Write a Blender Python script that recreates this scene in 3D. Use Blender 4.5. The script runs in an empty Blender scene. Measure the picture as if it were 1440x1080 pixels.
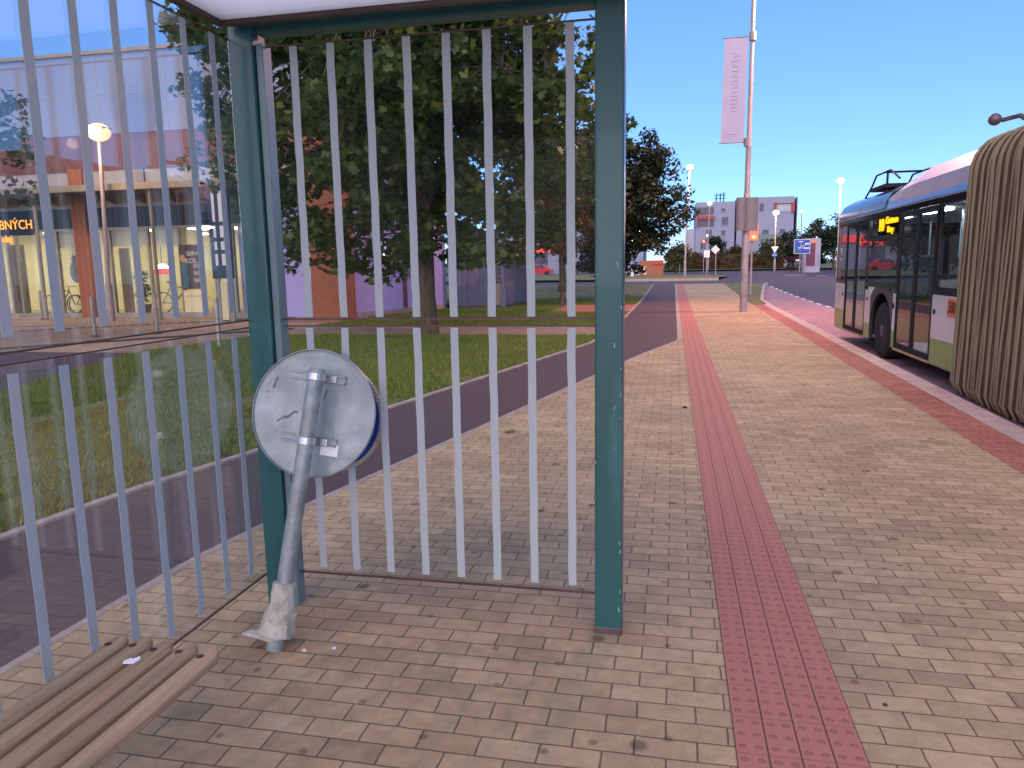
import bpy, bmesh, math, random
import numpy as np
from mathutils import Vector, Matrix, noise
R = math.radians
random.seed(7); rng = np.random.default_rng(7)
scene = bpy.context.scene
COL = scene.collection

# ------------------------------------------------------------------ camera maths
# world: +Y runs along the platform, +X points from the shelter to the road, z = 0 is the paving
FPX = 1050.0; PITCH = R(9.0); ROLL = R(1.0); YAW = R(12.216); H = 1.55
_f = Vector((0, math.cos(PITCH), -math.sin(PITCH))); _r0 = Vector((1, 0, 0)); _u0 = _r0.cross(_f)
_r = _r0 * math.cos(ROLL) - _u0 * math.sin(ROLL); _u = _r.cross(_f)
_Z = Matrix.Rotation(YAW, 3, 'Z')
FW, RT, UP = _Z @ _f, _Z @ _r, _Z @ _u
EYE = Vector((0, 0, H))
def ray(px, py): return FW + RT * ((px - 720) / FPX) - UP * ((py - 540) / FPX)
def onY(px, py, y): d = ray(px, py); return EYE + d * (y / d.y)
def onX(px, py, x): d = ray(px, py); return EYE + d * (x / d.x)
def gz(y):
    if y <= 30: return 0.0
    a = min(1.0, (y - 30) / 30.0); a = a * a * (3 - 2 * a)
    return 0.42 * a + max(0, y - 60) * 0.002
def gnd(px, y):
    """point of the ground plane seen in picture column px at distance y along the street"""
    lo = 300.0
    p = None
    z = gz(y)
    for py in range(0, 8):
        pass
    # solve for py so that the height is z
    a, b = 0.0, 2000.0
    for _ in range(50):
        m = (a + b) / 2; q = onY(px, m, y)
        if q.z > z: a = m
        else: b = m
    return onY(px, a, y)

# ------------------------------------------------------------------ mesh builder
class MB:
    def __init__(s): s.v = []; s.f = []; s.m = []
    def add(s, vs, fs, mi=0):
        o = len(s.v); s.v += [tuple(v) for v in vs]
        s.f += [tuple(i + o for i in f) for f in fs]; s.m += [mi] * len(fs); return s
    def box(s, x0, x1, y0, y1, z0, z1, mi=0, M=None):
        vs = [Vector((x, y, z)) for z in (z0, z1) for y in (y0, y1) for x in (x0, x1)]
        if M: vs = [M @ v for v in vs]
        return s.add(vs, [(0, 2, 3, 1), (4, 5, 7, 6), (0, 1, 5, 4), (2, 6, 7, 3), (0, 4, 6, 2), (1, 3, 7, 5)], mi)
    def tube(s, pts, rad, n=10, mi=0, caps=True):
        pts = [Vector(p) for p in pts]; k = len(pts)
        rs = rad if isinstance(rad, (list, tuple)) else [rad] * k
        d0 = (pts[1] - pts[0]).normalized()
        ax = d0.orthogonal().normalized(); vs = []
        for i in range(k):
            if i == 0: d = d0
            elif i == k - 1: d = (pts[i] - pts[i - 1]).normalized()
            else: d = ((pts[i + 1] - pts[i]).normalized() + (pts[i] - pts[i - 1]).normalized()).normalized()
            ax = (ax - d * ax.dot(d)).normalized(); by = d.cross(ax)
            for j in range(n):
                a = 2 * math.pi * j / n
                vs.append(pts[i] + (ax * math.cos(a) + by * math.sin(a)) * rs[i])
        fs = [(i * n + j, i * n + (j + 1) % n, (i + 1) * n + (j + 1) % n, (i + 1) * n + j) for i in range(k - 1) for j in range(n)]
        if caps: fs += [tuple(range(n - 1, -1, -1)), tuple(range((k - 1) * n, k * n))]
        return s.add(vs, fs, mi)
    def prism(s, poly, a, b, axis='z', mi=0, M=None):
        """poly: 2-D outline; extruded along axis between a and b"""
        n = len(poly)
        def mk(p, c):
            if axis == 'z': return Vector((p[0], p[1], c))
            if axis == 'y': return Vector((p[0], c, p[1]))
            return Vector((c, p[0], p[1]))
        vs = [mk(p, a) for p in poly] + [mk(p, b) for p in poly]
        if M: vs = [M @ v for v in vs]
        fs = [tuple(range(n - 1, -1, -1)), tuple(range(n, 2 * n))] + [(i, (i + 1) % n, n + (i + 1) % n, n + i) for i in range(n)]
        return s.add(vs, fs, mi)
    def lathe(s, c, prof, n=24, mi=0, M=None):
        vs = []
        for (r, z) in prof:
            for j in range(n):
                a = 2 * math.pi * j / n; v = Vector((r * math.cos(a), r * math.sin(a), z))
                vs.append((M @ v) if M else v + Vector(c))
        k = len(prof)
        fs = [(i * n + j, i * n + (j + 1) % n, (i + 1) * n + (j + 1) % n, (i + 1) * n + j) for i in range(k - 1) for j in range(n)]
        fs += [tuple(range(n - 1, -1, -1)), tuple(range((k - 1) * n, k * n))]
        return s.add(vs, fs, mi)
    def sphere(s, c, r, n=12, mi=0, sc=(1, 1, 1)):
        prof = [(max(1e-4, r * math.sin(math.pi * i / n)), -r * math.cos(math.pi * i / n)) for i in range(n + 1)]
        M = Matrix.Translation(c) @ Matrix.Diagonal((*sc, 1))
        return s.lathe(c, prof, 2 * n, mi, M)
    def strip(s, rows, off=0.0, mi=0, follow=True):
        """ground sheet: rows of (y, xl, xr)"""
        vs = []
        for (y, a, b) in rows:
            z = (gz(y) if follow else 0) + off
            vs += [(a, y, z), (b, y, z)]
        return s.add(vs, [(2 * i, 2 * i + 1, 2 * i + 3, 2 * i + 2) for i in range(len(rows) - 1)], mi)
    def islands(s):
        p = list(range(len(s.v)))
        def find(i):
            while p[i] != i: p[i] = p[p[i]]; i = p[i]
            return i
        for f in s.f:
            a = find(f[0])
            for k in f[1:]: p[find(k)] = a
        g = {}
        for f, m in zip(s.f, s.m): g.setdefault(find(f[0]), []).append((f, m))
        out = []
        for fs in g.values():
            ix = sorted({i for f, _ in fs for i in f}); mp = {i: k for k, i in enumerate(ix)}; b = MB()
            b.v = [s.v[i] for i in ix]; b.f = [tuple(mp[i] for i in f) for f, _ in fs]; b.m = [m for _, m in fs]; out.append(b)
        return out
    def each(s, name, mats, parent=None, **k):
        """every loose piece becomes an object of its own; returns the first"""
        r = [b.build(name, mats, parent, **k) for b in s.islands()]; return r[0]
    def build(s, name, mats, parent=None, bevel=0, smooth=False, seg=2, auto=None):
        me = bpy.data.meshes.new(name); me.from_pydata(s.v, [], s.f); 
        mats = mats if isinstance(mats, (list, tuple)) else [mats]
        for m in mats: me.materials.append(m)
        me.polygons.foreach_set('material_index', s.m)
        bm = bmesh.new(); bm.from_mesh(me)
        bmesh.ops.recalc_face_normals(bm, faces=bm.faces)
        if bevel:
            bmesh.ops.bevel(bm, geom=[e for e in bm.edges if e.calc_face_angle(0) > 0.6], offset=bevel, segments=seg, profile=0.5, affect='EDGES', clamp_overlap=True)
        bm.to_mesh(me); bm.free(); me.update()
        if smooth:
            me.shade_smooth()
            if hasattr(me, 'set_sharp_from_angle'): me.set_sharp_from_angle(angle=R(auto or 40))
        o = bpy.data.objects.new(name, me); COL.objects.link(o)
        if parent is not None:
            o.parent = parent; o.matrix_parent_inverse = parent.matrix_basis.inverted()
        return o
def empty(name, loc=(0, 0, 0)):
    o = bpy.data.objects.new(name, None); o.location = loc; o.empty_display_size = .2; COL.objects.link(o); return o
def tag(o, label, cat=None, group=None, kind=None):
    if label: o['label'] = label
    if cat: o['category'] = cat
    if group: o['group'] = group
    if kind: o['kind'] = kind
    return o
def struct(o): o['kind'] = 'structure'; return o
def copy_tree(o, parent=None):
    c = o.copy(); COL.objects.link(c)
    if parent is not None: c.parent = parent; c.matrix_parent_inverse = o.matrix_parent_inverse.copy()
    for ch in [x for x in o.children]: copy_tree(ch, c)
    return c
def text(s, size, M, m, name='lettering', parent=None, depth=0.004, font_space=1.0, align='CENTER'):
    cu = bpy.data.curves.new('t', 'FONT'); cu.body = s; cu.size = size; cu.extrude = depth; cu.align_x = align; cu.align_y = 'CENTER'
    cu.space_character = font_space; cu.resolution_u = 3
    to = bpy.data.objects.new('t', cu); COL.objects.link(to)
    dg = bpy.context.evaluated_depsgraph_get()
    me = bpy.data.meshes.new_from_object(to.evaluated_get(dg)); bpy.data.objects.remove(to); bpy.data.curves.remove(cu)
    me.transform(M); me.name = name; me.materials.clear(); me.materials.append(m)
    o = bpy.data.objects.new(name, me); COL.objects.link(o)
    if parent is not None: o.parent = parent; o.matrix_parent_inverse = parent.matrix_basis.inverted()
    return o
FRONT = Matrix.Rotation(R(90), 4, 'X')                    # text standing up, read from -Y
SIDE = Matrix.Rotation(R(-90), 4, 'Z') @ Matrix.Rotation(R(90), 4, 'X')   # read from -X
def TR(x, y, z): return Matrix.Translation((x, y, z))

# ------------------------------------------------------------------ materials
def newmat(name):
    m = bpy.data.materials.new(name); m.use_nodes = True; nt = m.node_tree
    return m, nt, nt.nodes, nt.links, nt.nodes['Principled BSDF']
def N(nodes, t, **k):
    n = nodes.new(t)
    for a, v in k.items():
        if a.startswith('i_'): n.inputs[a[2:].replace('_', ' ')].default_value = v
        else: setattr(n, a, v)
    return n
def rgb(c): return (c[0], c[1], c[2], 1)
def mat(name, base, rough=.6, metal=0., var=.25, vscale=6., bump=.0, bscale=60., spec=.5, dirt=None, dscale=2., coat=0, gen='Object', streak=1.0, sy=1.0):
    m, nt, nd, ln, P = newmat(name)
    tc = N(nd, 'ShaderNodeTexCoord'); mp = N(nd, 'ShaderNodeMapping'); mp.inputs['Scale'].default_value = (1, sy, streak)
    ln.new(tc.outputs[gen], mp.inputs['Vector'])
    n1 = N(nd, 'ShaderNodeTexNoise'); n1.inputs['Scale'].default_value = vscale; n1.inputs['Detail'].default_value = 6
    ln.new(mp.outputs['Vector'], n1.inputs['Vector'])
    rp = N(nd, 'ShaderNodeMapRange'); rp.inputs['From Min'].default_value = .3; rp.inputs['From Max'].default_value = .7
    rp.inputs['To Min'].default_value = 1 - var; rp.inputs['To Max'].default_value = 1 + var
    ln.new(n1.outputs['Fac'], rp.inputs['Value'])
    mx = N(nd, 'ShaderNodeMix', data_type='RGBA', blend_type='MULTIPLY'); mx.inputs['Factor'].default_value = 1
    mx.inputs['A'].default_value = rgb(base); ln.new(rp.outputs['Result'], mx.inputs['B'])
    out = mx.outputs['Result']
    if dirt:
        n2 = N(nd, 'ShaderNodeTexNoise'); n2.inputs['Scale'].default_value = dscale; n2.inputs['Detail'].default_value = 8; n2.inputs['Roughness'].default_value = .7
        ln.new(mp.outputs['Vector'], n2.inputs['Vector'])
        r2 = N(nd, 'ShaderNodeMapRange'); r2.inputs['From Min'].default_value = .5; r2.inputs['From Max'].default_value = .72
        r2.inputs['To Max'].default_value = .75
        ln.new(n2.outputs['Fac'], r2.inputs['Value'])
        m2 = N(nd, 'ShaderNodeMix', data_type='RGBA'); ln.new(r2.outputs['Result'], m2.inputs['Factor']); ln.new(out, m2.inputs['A']); m2.inputs['B'].default_value = rgb(dirt)
        out = m2.outputs['Result']
    ln.new(out, P.inputs['Base Color'])
    P.inputs['Roughness'].default_value = rough; P.inputs['Metallic'].default_value = metal; P.inputs['Specular IOR Level'].default_value = spec
    P.inputs['Coat Weight'].default_value = coat
    if bump:
        n3 = N(nd, 'ShaderNodeTexNoise'); n3.inputs['Scale'].default_value = bscale; n3.inputs['Detail'].default_value = 5
        ln.new(mp.outputs['Vector'], n3.inputs['Vector'])
        b = N(nd, 'ShaderNodeBump'); b.inputs['Strength'].default_value = bump; b.inputs['Distance'].default_value = .01
        ln.new(n3.outputs['Fac'], b.inputs['Height']); ln.new(b.outputs['Normal'], P.inputs['Normal'])
    return m
def emit(name, c, st):
    m, nt, nd, ln, P = newmat(name); P.inputs['Base Color'].default_value = rgb(c); P.inputs['Emission Color'].default_value = rgb(c); P.inputs['Emission Strength'].default_value = st
    return m
def glassmat(name, tint=(.95, .97, .97), f0=.045, haze=.02, rough=0.0, hazecol=(.75, .78, .8), hscale=3., specks=0):
    m, nt, nd, ln, P = newmat(name); nd.remove(P); out = nd['Material Output']
    tr = N(nd, 'ShaderNodeBsdfTransparent'); tr.inputs['Color'].default_value = rgb(tint)
    gl = N(nd, 'ShaderNodeBsdfGlossy'); gl.inputs['Roughness'].default_value = rough; gl.inputs['Color'].default_value = (1, 1, 1, 1)
    df = N(nd, 'ShaderNodeBsdfDiffuse'); df.inputs['Color'].default_value = rgb(hazecol)
    ge = N(nd, 'ShaderNodeNewGeometry')
    dt = N(nd, 'ShaderNodeVectorMath', operation='DOT_PRODUCT'); ln.new(ge.outputs['Normal'], dt.inputs[0]); ln.new(ge.outputs['Incoming'], dt.inputs[1])
    ab = N(nd, 'ShaderNodeMath', operation='ABSOLUTE'); ln.new(dt.outputs['Value'], ab.inputs[0])
    om = N(nd, 'ShaderNodeMath', operation='SUBTRACT'); om.inputs[0].default_value = 1; ln.new(ab.outputs[0], om.inputs[1])
    pw = N(nd, 'ShaderNodeMath', operation='POWER'); ln.new(om.outputs[0], pw.inputs[0]); pw.inputs[1].default_value = 5
    ma = N(nd, 'ShaderNodeMath', operation='MULTIPLY_ADD'); ln.new(pw.outputs[0], ma.inputs[0]); ma.inputs[1].default_value = 1 - f0; ma.inputs[2].default_value = f0
    tc = N(nd, 'ShaderNodeTexCoord'); nz = N(nd, 'ShaderNodeTexNoise'); nz.inputs['Scale'].default_value = hscale; nz.inputs['Detail'].default_value = 7; nz.inputs['Roughness'].default_value = .65
    ln.new(tc.outputs['Object'], nz.inputs['Vector'])
    mr = N(nd, 'ShaderNodeMapRange'); mr.inputs['From Min'].default_value = .4; mr.inputs['From Max'].default_value = .75; mr.inputs['To Min'].default_value = haze * .35; mr.inputs['To Max'].default_value = haze * 2
    ln.new(nz.outputs['Fac'], mr.inputs['Value'])
    if specks:
        vo = N(nd, 'ShaderNodeTexVoronoi'); vo.inputs['Scale'].default_value = 17; ln.new(tc.outputs['Object'], vo.inputs['Vector'])
        vr = N(nd, 'ShaderNodeMapRange'); vr.inputs['From Min'].default_value = .05; vr.inputs['From Max'].default_value = .10; vr.inputs['To Min'].default_value = specks; vr.inputs['To Max'].default_value = 0
        ln.new(vo.outputs['Distance'], vr.inputs['Value'])
        mp2 = N(nd, 'ShaderNodeMapping'); mp2.inputs['Scale'].default_value = (14, 14, .7); ln.new(tc.outputs['Object'], mp2.inputs['Vector'])
        n2 = N(nd, 'ShaderNodeTexNoise'); n2.inputs['Scale'].default_value = 1.; n2.inputs['Detail'].default_value = 4; ln.new(mp2.outputs[0], n2.inputs['Vector'])
        r2 = N(nd, 'ShaderNodeMapRange'); r2.inputs['From Min'].default_value = .55; r2.inputs['From Max'].default_value = .8; r2.inputs['To Max'].default_value = .025; ln.new(n2.outputs['Fac'], r2.inputs['Value'])
        a1 = N(nd, 'ShaderNodeMath', operation='ADD'); ln.new(vr.outputs[0], a1.inputs[0]); ln.new(r2.outputs[0], a1.inputs[1])
        n3 = N(nd, 'ShaderNodeTexNoise'); n3.inputs['Scale'].default_value = 4; n3.inputs['Detail'].default_value = 2; ln.new(tc.outputs['Object'], n3.inputs['Vector'])
        gt = N(nd, 'ShaderNodeMapRange'); gt.inputs['From Min'].default_value = .5; gt.inputs['From Max'].default_value = .62; ln.new(n3.outputs['Fac'], gt.inputs['Value'])
        a2 = N(nd, 'ShaderNodeMath', operation='MULTIPLY_ADD'); ln.new(a1.outputs[0], a2.inputs[0]); ln.new(gt.outputs[0], a2.inputs[1]); ln.new(mr.outputs['Result'], a2.inputs[2])
        hz = a2.outputs[0]
    else: hz = mr.outputs['Result']
    m1 = N(nd, 'ShaderNodeMixShader'); ln.new(hz, m1.inputs[0]); ln.new(tr.outputs[0], m1.inputs[1]); ln.new(df.outputs[0], m1.inputs[2])
    m2 = N(nd, 'ShaderNodeMixShader'); ln.new(ma.outputs[0], m2.inputs[0]); ln.new(m1.outputs[0], m2.inputs[1]); ln.new(gl.outputs[0], m2.inputs[2])
    ln.new(m2.outputs[0], out.inputs['Surface'])
    return m
def pavermat(name, c1, c2, mortar, w=.2, h=.1, ms=.005, off=.5, stain=True, bump=.6, big=.87):
    m, nt, nd, ln, P = newmat(name)
    tc = N(nd, 'ShaderNodeTexCoord')
    # laying tolerance: the joints wander slightly
    wn = N(nd, 'ShaderNodeTexNoise'); wn.inputs['Scale'].default_value = 9; wn.inputs['Detail'].default_value = 3
    ln.new(tc.outputs['Object'], wn.inputs['Vector'])
    sb = N(nd, 'ShaderNodeVectorMath', operation='SUBTRACT'); ln.new(wn.outputs['Color'], sb.inputs[0]); sb.inputs[1].default_value = (.5, .5, .5)
    sc = N(nd, 'ShaderNodeVectorMath', operation='SCALE'); ln.new(sb.outputs[0], sc.inputs[0]); sc.inputs['Scale'].default_value = .010
    ad = N(nd, 'ShaderNodeVectorMath', operation='ADD'); ln.new(tc.outputs['Object'], ad.inputs[0]); ln.new(sc.outputs[0], ad.inputs[1])
    br = N(nd, 'ShaderNodeTexBrick'); br.offset = off; br.inputs['Scale'].default_value = 1; br.inputs['Brick Width'].default_value = w; br.inputs['Row Height'].default_value = h
    br.inputs['Mortar Size'].default_value = ms; br.inputs['Mortar Smooth'].default_value = .35; br.inputs['Bias'].default_value = 0
    br.inputs['Color1'].default_value = rgb(c1); br.inputs['Color2'].default_value = rgb(c2); br.inputs['Mortar'].default_value = rgb(mortar)
    ln.new(ad.outputs[0], br.inputs['Vector'])
    out = br.outputs['Color']
    def mul(scale, lo, hi, detail=4, a=.3, b=.7, rough=.6):
        nonlocal out
        n = N(nd, 'ShaderNodeTexNoise'); n.inputs['Scale'].default_value = scale; n.inputs['Detail'].default_value = detail; n.inputs['Roughness'].default_value = rough
        ln.new(tc.outputs['Object'], n.inputs['Vector'])
        r = N(nd, 'ShaderNodeMapRange'); r.inputs['From Min'].default_value = a; r.inputs['From Max'].default_value = b; r.inputs['To Min'].default_value = lo; r.inputs['To Max'].default_value = hi
        ln.new(n.outputs['Fac'], r.inputs['Value'])
        x = N(nd, 'ShaderNodeMix', data_type='RGBA', blend_type='MULTIPLY'); x.inputs['Factor'].default_value = 1; ln.new(out, x.inputs['A']); ln.new(r.outputs['Result'], x.inputs['B'])
        out = x.outputs['Result']; return n
    sp = N(nd, 'ShaderNodeSeparateXYZ'); ln.new(ad.outputs[0], sp.inputs[0])
    def mth(op, a, b_=None):
        q = N(nd, 'ShaderNodeMath', operation=op)
        for i, v in enumerate((a, b_)):
            if v is None: continue
            if isinstance(v, (int, float)): q.inputs[i].default_value = v
            else: ln.new(v, q.inputs[i])
        return q.outputs[0]
    row = mth('FLOOR', mth('DIVIDE', sp.outputs['Y'], h)); par = mth('FLOORED_MODULO', row, 2.0)
    col = mth('FLOOR', mth('DIVIDE', mth('ADD', sp.outputs['X'], mth('MULTIPLY', mth('SUBTRACT', 1.0, par), w * off)), w))
    cb = N(nd, 'ShaderNodeCombineXYZ'); ln.new(row, cb.inputs['X']); ln.new(col, cb.inputs['Y'])
    wnz = N(nd, 'ShaderNodeTexWhiteNoise', noise_dimensions='2D'); ln.new(cb.outputs[0], wnz.inputs['Vector'])
    rampb = N(nd, 'ShaderNodeValToRGB'); ln.new(wnz.outputs['Value'], rampb.inputs['Fac'])
    el = rampb.color_ramp.elements; el[0].color = (.80, .80, .79, 1); el[1].color = (1.08, 1.07, 1.05, 1)
    for pos, c in ((.04, (.86, .86, .85, 1)), (.10, (.95, .93, .92, 1)), (.85, (1.04, 1.04, 1.03, 1))): e_ = el.new(pos); e_.color = c
    xb = N(nd, 'ShaderNodeMix', data_type='RGBA', blend_type='MULTIPLY'); xb.inputs['Factor'].default_value = 1; ln.new(out, xb.inputs['A']); ln.new(rampb.outputs['Color'], xb.inputs['B']); out = xb.outputs['Result']
    mul(.55, .80, 1.12, 6); mul(2.6, big, 1.10, 6, .36, .62, .7); mul(16, .84, 1.1, 4); fine = mul(220, .8, 1.2, 2)
    if stain:   # trodden gum and drips
        for vs_, v0, v1, dk in ((2.3, .02, .05, .55), (1.1, .02, .04, .45)):
          v = N(nd, 'ShaderNodeTexVoronoi', voronoi_dimensions='2D'); v.inputs['Scale'].default_value = vs_; ln.new(ad.outputs[0], v.inputs['Vector'])
          r = N(nd, 'ShaderNodeMapRange'); r.inputs['From Min'].default_value = v0; r.inputs['From Max'].default_value = v1; r.inputs['To Min'].default_value = dk; r.inputs['To Max'].default_value = 1
          ln.new(v.outputs['Distance'], r.inputs['Value'])
          x = N(nd, 'ShaderNodeMix', data_type='RGBA', blend_type='MULTIPLY'); x.inputs['Factor'].default_value = 1; ln.new(out, x.inputs['A']); ln.new(r.outputs['Result'], x.inputs['B']); out = x.outputs['Result']
    ln.new(out, P.inputs['Base Color']); P.inputs['Roughness'].default_value = .8; P.inputs['Specular IOR Level'].default_value = .3
    iv = N(nd, 'ShaderNodeMath', operation='SUBTRACT'); iv.inputs[0].default_value = 1; ln.new(br.outputs['Fac'], iv.inputs[1])
    mh = N(nd, 'ShaderNodeMath', operation='MULTIPLY_ADD'); ln.new(fine.outputs['Fac'], mh.inputs[0]); mh.inputs[1].default_value = .18; ln.new(iv.outputs[0], mh.inputs[2])
    b = N(nd, 'ShaderNodeBump'); b.inputs['Strength'].default_value = bump; b.inputs['Distance'].default_value = .005
    ln.new(mh.outputs[0], b.inputs['Height']); ln.new(b.outputs['Normal'], P.inputs['Normal'])
    return m
def tactilemat():
    m, nt, nd, ln, P = newmat('red_tactile_paving')
    tc = N(nd, 'ShaderNodeTexCoord'); sx = N(nd, 'ShaderNodeSeparateXYZ'); ln.new(tc.outputs['Object'], sx.inputs[0])
    def cell(sock, size, off):
        a = N(nd, 'ShaderNodeMath', operation='ADD'); ln.new(sock, a.inputs[0]); a.inputs[1].default_value = off
        d = N(nd, 'ShaderNodeMath', operation='DIVIDE'); ln.new(a.outputs[0], d.inputs[0]); d.inputs[1].default_value = size
        f = N(nd, 'ShaderNodeMath', operation='FRACT'); ln.new(d.outputs[0], f.inputs[0])
        s = N(nd, 'ShaderNodeMath', operation='SUBTRACT'); ln.new(f.outputs[0], s.inputs[0]); s.inputs[1].default_value = .5
        k = N(nd, 'ShaderNodeMath', operation='MULTIPLY'); ln.new(s.outputs[0], k.inputs[0]); k.inputs[1].default_value = size
        return k.outputs[0]
    cx = cell(sx.outputs['X'], .05, -.22); cy = cell(sx.outputs['Y'], .0667, 0)
    x2 = N(nd, 'ShaderNodeMath', operation='MULTIPLY'); ln.new(cx, x2.inputs[0]); ln.new(cx, x2.inputs[1])
    y2 = N(nd, 'ShaderNodeMath', operation='MULTIPLY_ADD'); ln.new(cy, y2.inputs[0]); ln.new(cy, y2.inputs[1]); ln.new(x2.outputs[0], y2.inputs[2])
    rr = N(nd, 'ShaderNodeMath', operation='SQRT'); ln.new(y2.outputs[0], rr.inputs[0])
    dome = N(nd, 'ShaderNodeMapRange', interpolation_type='SMOOTHSTEP'); dome.inputs['From Min'].default_value = .009; dome.inputs['From Max'].default_value = .014; dome.inputs['To Min'].default_value = 1; dome.inputs['To Max'].default_value = 0
    ln.new(rr.outputs[0], dome.inputs['Value'])
    # joints between the slabs (columns of 0.1 m, length 0.2 m)
    jx = cell(sx.outputs['X'], .1, -.27); jy = cell(sx.outputs['Y'], .2, .03)
    def joint(s):
        a = N(nd, 'ShaderNodeMath', operation='ABSOLUTE'); ln.new(s, a.inputs[0])
        l = N(nd, 'ShaderNodeMapRange'); l.inputs['From Min'].default_value = .0012; l.inputs['From Max'].default_value = .003; l.inputs['To Min'].default_value = 1; l.inputs['To Max'].default_value = 0
        ln.new(a.outputs[0], l.inputs['Value']); return l.outputs['Result']
    j1, j2 = joint(jx), joint(jy)
    j2h = N(nd, 'ShaderNodeMath', operation='MULTIPLY'); ln.new(j2, j2h.inputs[0]); j2h.inputs[1].default_value = .35
    jm = N(nd, 'ShaderNodeMath', operation='MAXIMUM'); ln.new(j1, jm.inputs[0]); ln.new(j2h.outputs[0], jm.inputs[1])
    n = N(nd, 'ShaderNodeTexNoise'); n.inputs['Scale'].default_value = 3; n.inputs['Detail'].default_value = 9; n.inputs['Roughness'].default_value = .7; ln.new(tc.outputs['Object'], n.inputs['Vector'])
    cr = N(nd, 'ShaderNodeMix', data_type='RGBA'); cr.inputs['A'].default_value = rgb((.42, .155, .105)); cr.inputs['B'].default_value = rgb((.52, .21, .145)); ln.new(n.outputs['Fac'], cr.inputs['Factor'])
    d1 = N(nd, 'ShaderNodeMix', data_type='RGBA'); ln.new(cr.outputs['Result'], d1.inputs['A']); d1.inputs['B'].default_value = rgb((.25, .10, .075))
    dm = N(nd, 'ShaderNodeMath', operation='MULTIPLY'); ln.new(dome.outputs['Result'], dm.inputs[0]); dm.inputs[1].default_value = .55; ln.new(dm.outputs[0], d1.inputs['Factor'])
    d2 = N(nd, 'ShaderNodeMix', data_type='RGBA'); ln.new(d1.outputs['Result'], d2.inputs['A']); d2.inputs['B'].default_value = rgb((.09, .045, .04)); ln.new(jm.outputs[0], d2.inputs['Factor'])
    ln.new(d2.outputs['Result'], P.inputs['Base Color']); P.inputs['Roughness'].default_value = .75
    hh = N(nd, 'ShaderNodeMath', operation='SUBTRACT'); ln.new(dome.outputs['Result'], hh.inputs[0]); ln.new(jm.outputs[0], hh.inputs[1])
    b = N(nd, 'ShaderNodeBump'); b.inputs['Strength'].default_value = .8; b.inputs['Distance'].default_value = .004; ln.new(hh.outputs[0], b.inputs['Height']); ln.new(b.outputs['Normal'], P.inputs['Normal'])
    return m
def leafmat(name, a, b, c, trans=.35):
    m, nt, nd, ln, P = newmat(name); out = nd['Material Output']
    ge = N(nd, 'ShaderNodeNewGeometry'); cr = N(nd, 'ShaderNodeValToRGB'); ln.new(ge.outputs['Random Per Island'], cr.inputs['Fac'])
    cr.color_ramp.elements[0].color = rgb(a); cr.color_ramp.elements[1].color = rgb(b)
    e = cr.color_ramp.elements.new(.93); e.color = rgb(c); cr.color_ramp.elements[-1].color = rgb(c); cr.color_ramp.elements[1].position = .85; cr.color_ramp.elements[1].color = rgb(b)
    ln.new(cr.outputs['Color'], P.inputs['Base Color']); P.inputs['Roughness'].default_value = .5
    tl = N(nd, 'ShaderNodeBsdfTranslucent'); ln.new(cr.outputs['Color'], tl.inputs['Color'])
    mx = N(nd, 'ShaderNodeMixShader'); mx.inputs[0].default_value = trans; ln.new(P.outputs[0], mx.inputs[1]); ln.new(tl.outputs[0], mx.inputs[2]); ln.new(mx.outputs[0], out.inputs['Surface'])
    return m
def brickwall(name, c1, c2, mortar, w=.25, h=.075):
    m, nt, nd, ln, P = newmat(name)
    tc = N(nd, 'ShaderNodeTexCoord'); sx = N(nd, 'ShaderNodeSeparateXYZ'); ln.new(tc.outputs['Object'], sx.inputs[0])
    a = N(nd, 'ShaderNodeMath', operation='ADD'); ln.new(sx.outputs['X'], a.inputs[0]); ln.new(sx.outputs['Y'], a.inputs[1])
    cb = N(nd, 'ShaderNodeCombineXYZ'); ln.new(a.outputs[0], cb.inputs['X']); ln.new(sx.outputs['Z'], cb.inputs['Y'])
    br = N(nd, 'ShaderNodeTexBrick'); br.inputs['Scale'].default_value = 1; br.inputs['Brick Width'].default_value = w; br.inputs['Row Height'].default_value = h; br.inputs['Mortar Size'].default_value = .009
    br.inputs['Color1'].default_value = rgb(c1); br.inputs['Color2'].default_value = rgb(c2); br.inputs['Mortar'].default_value = rgb(mortar); ln.new(cb.outputs[0], br.inputs['Vector'])
    ln.new(br.outputs['Color'], P.inputs['Base Color']); P.inputs['Roughness'].default_value = .85
    return m
def metalpanel(name, c, rough=.45, var=.12): return mat(name, c, rough, .0, var, 1.5, .04, 30)

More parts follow.
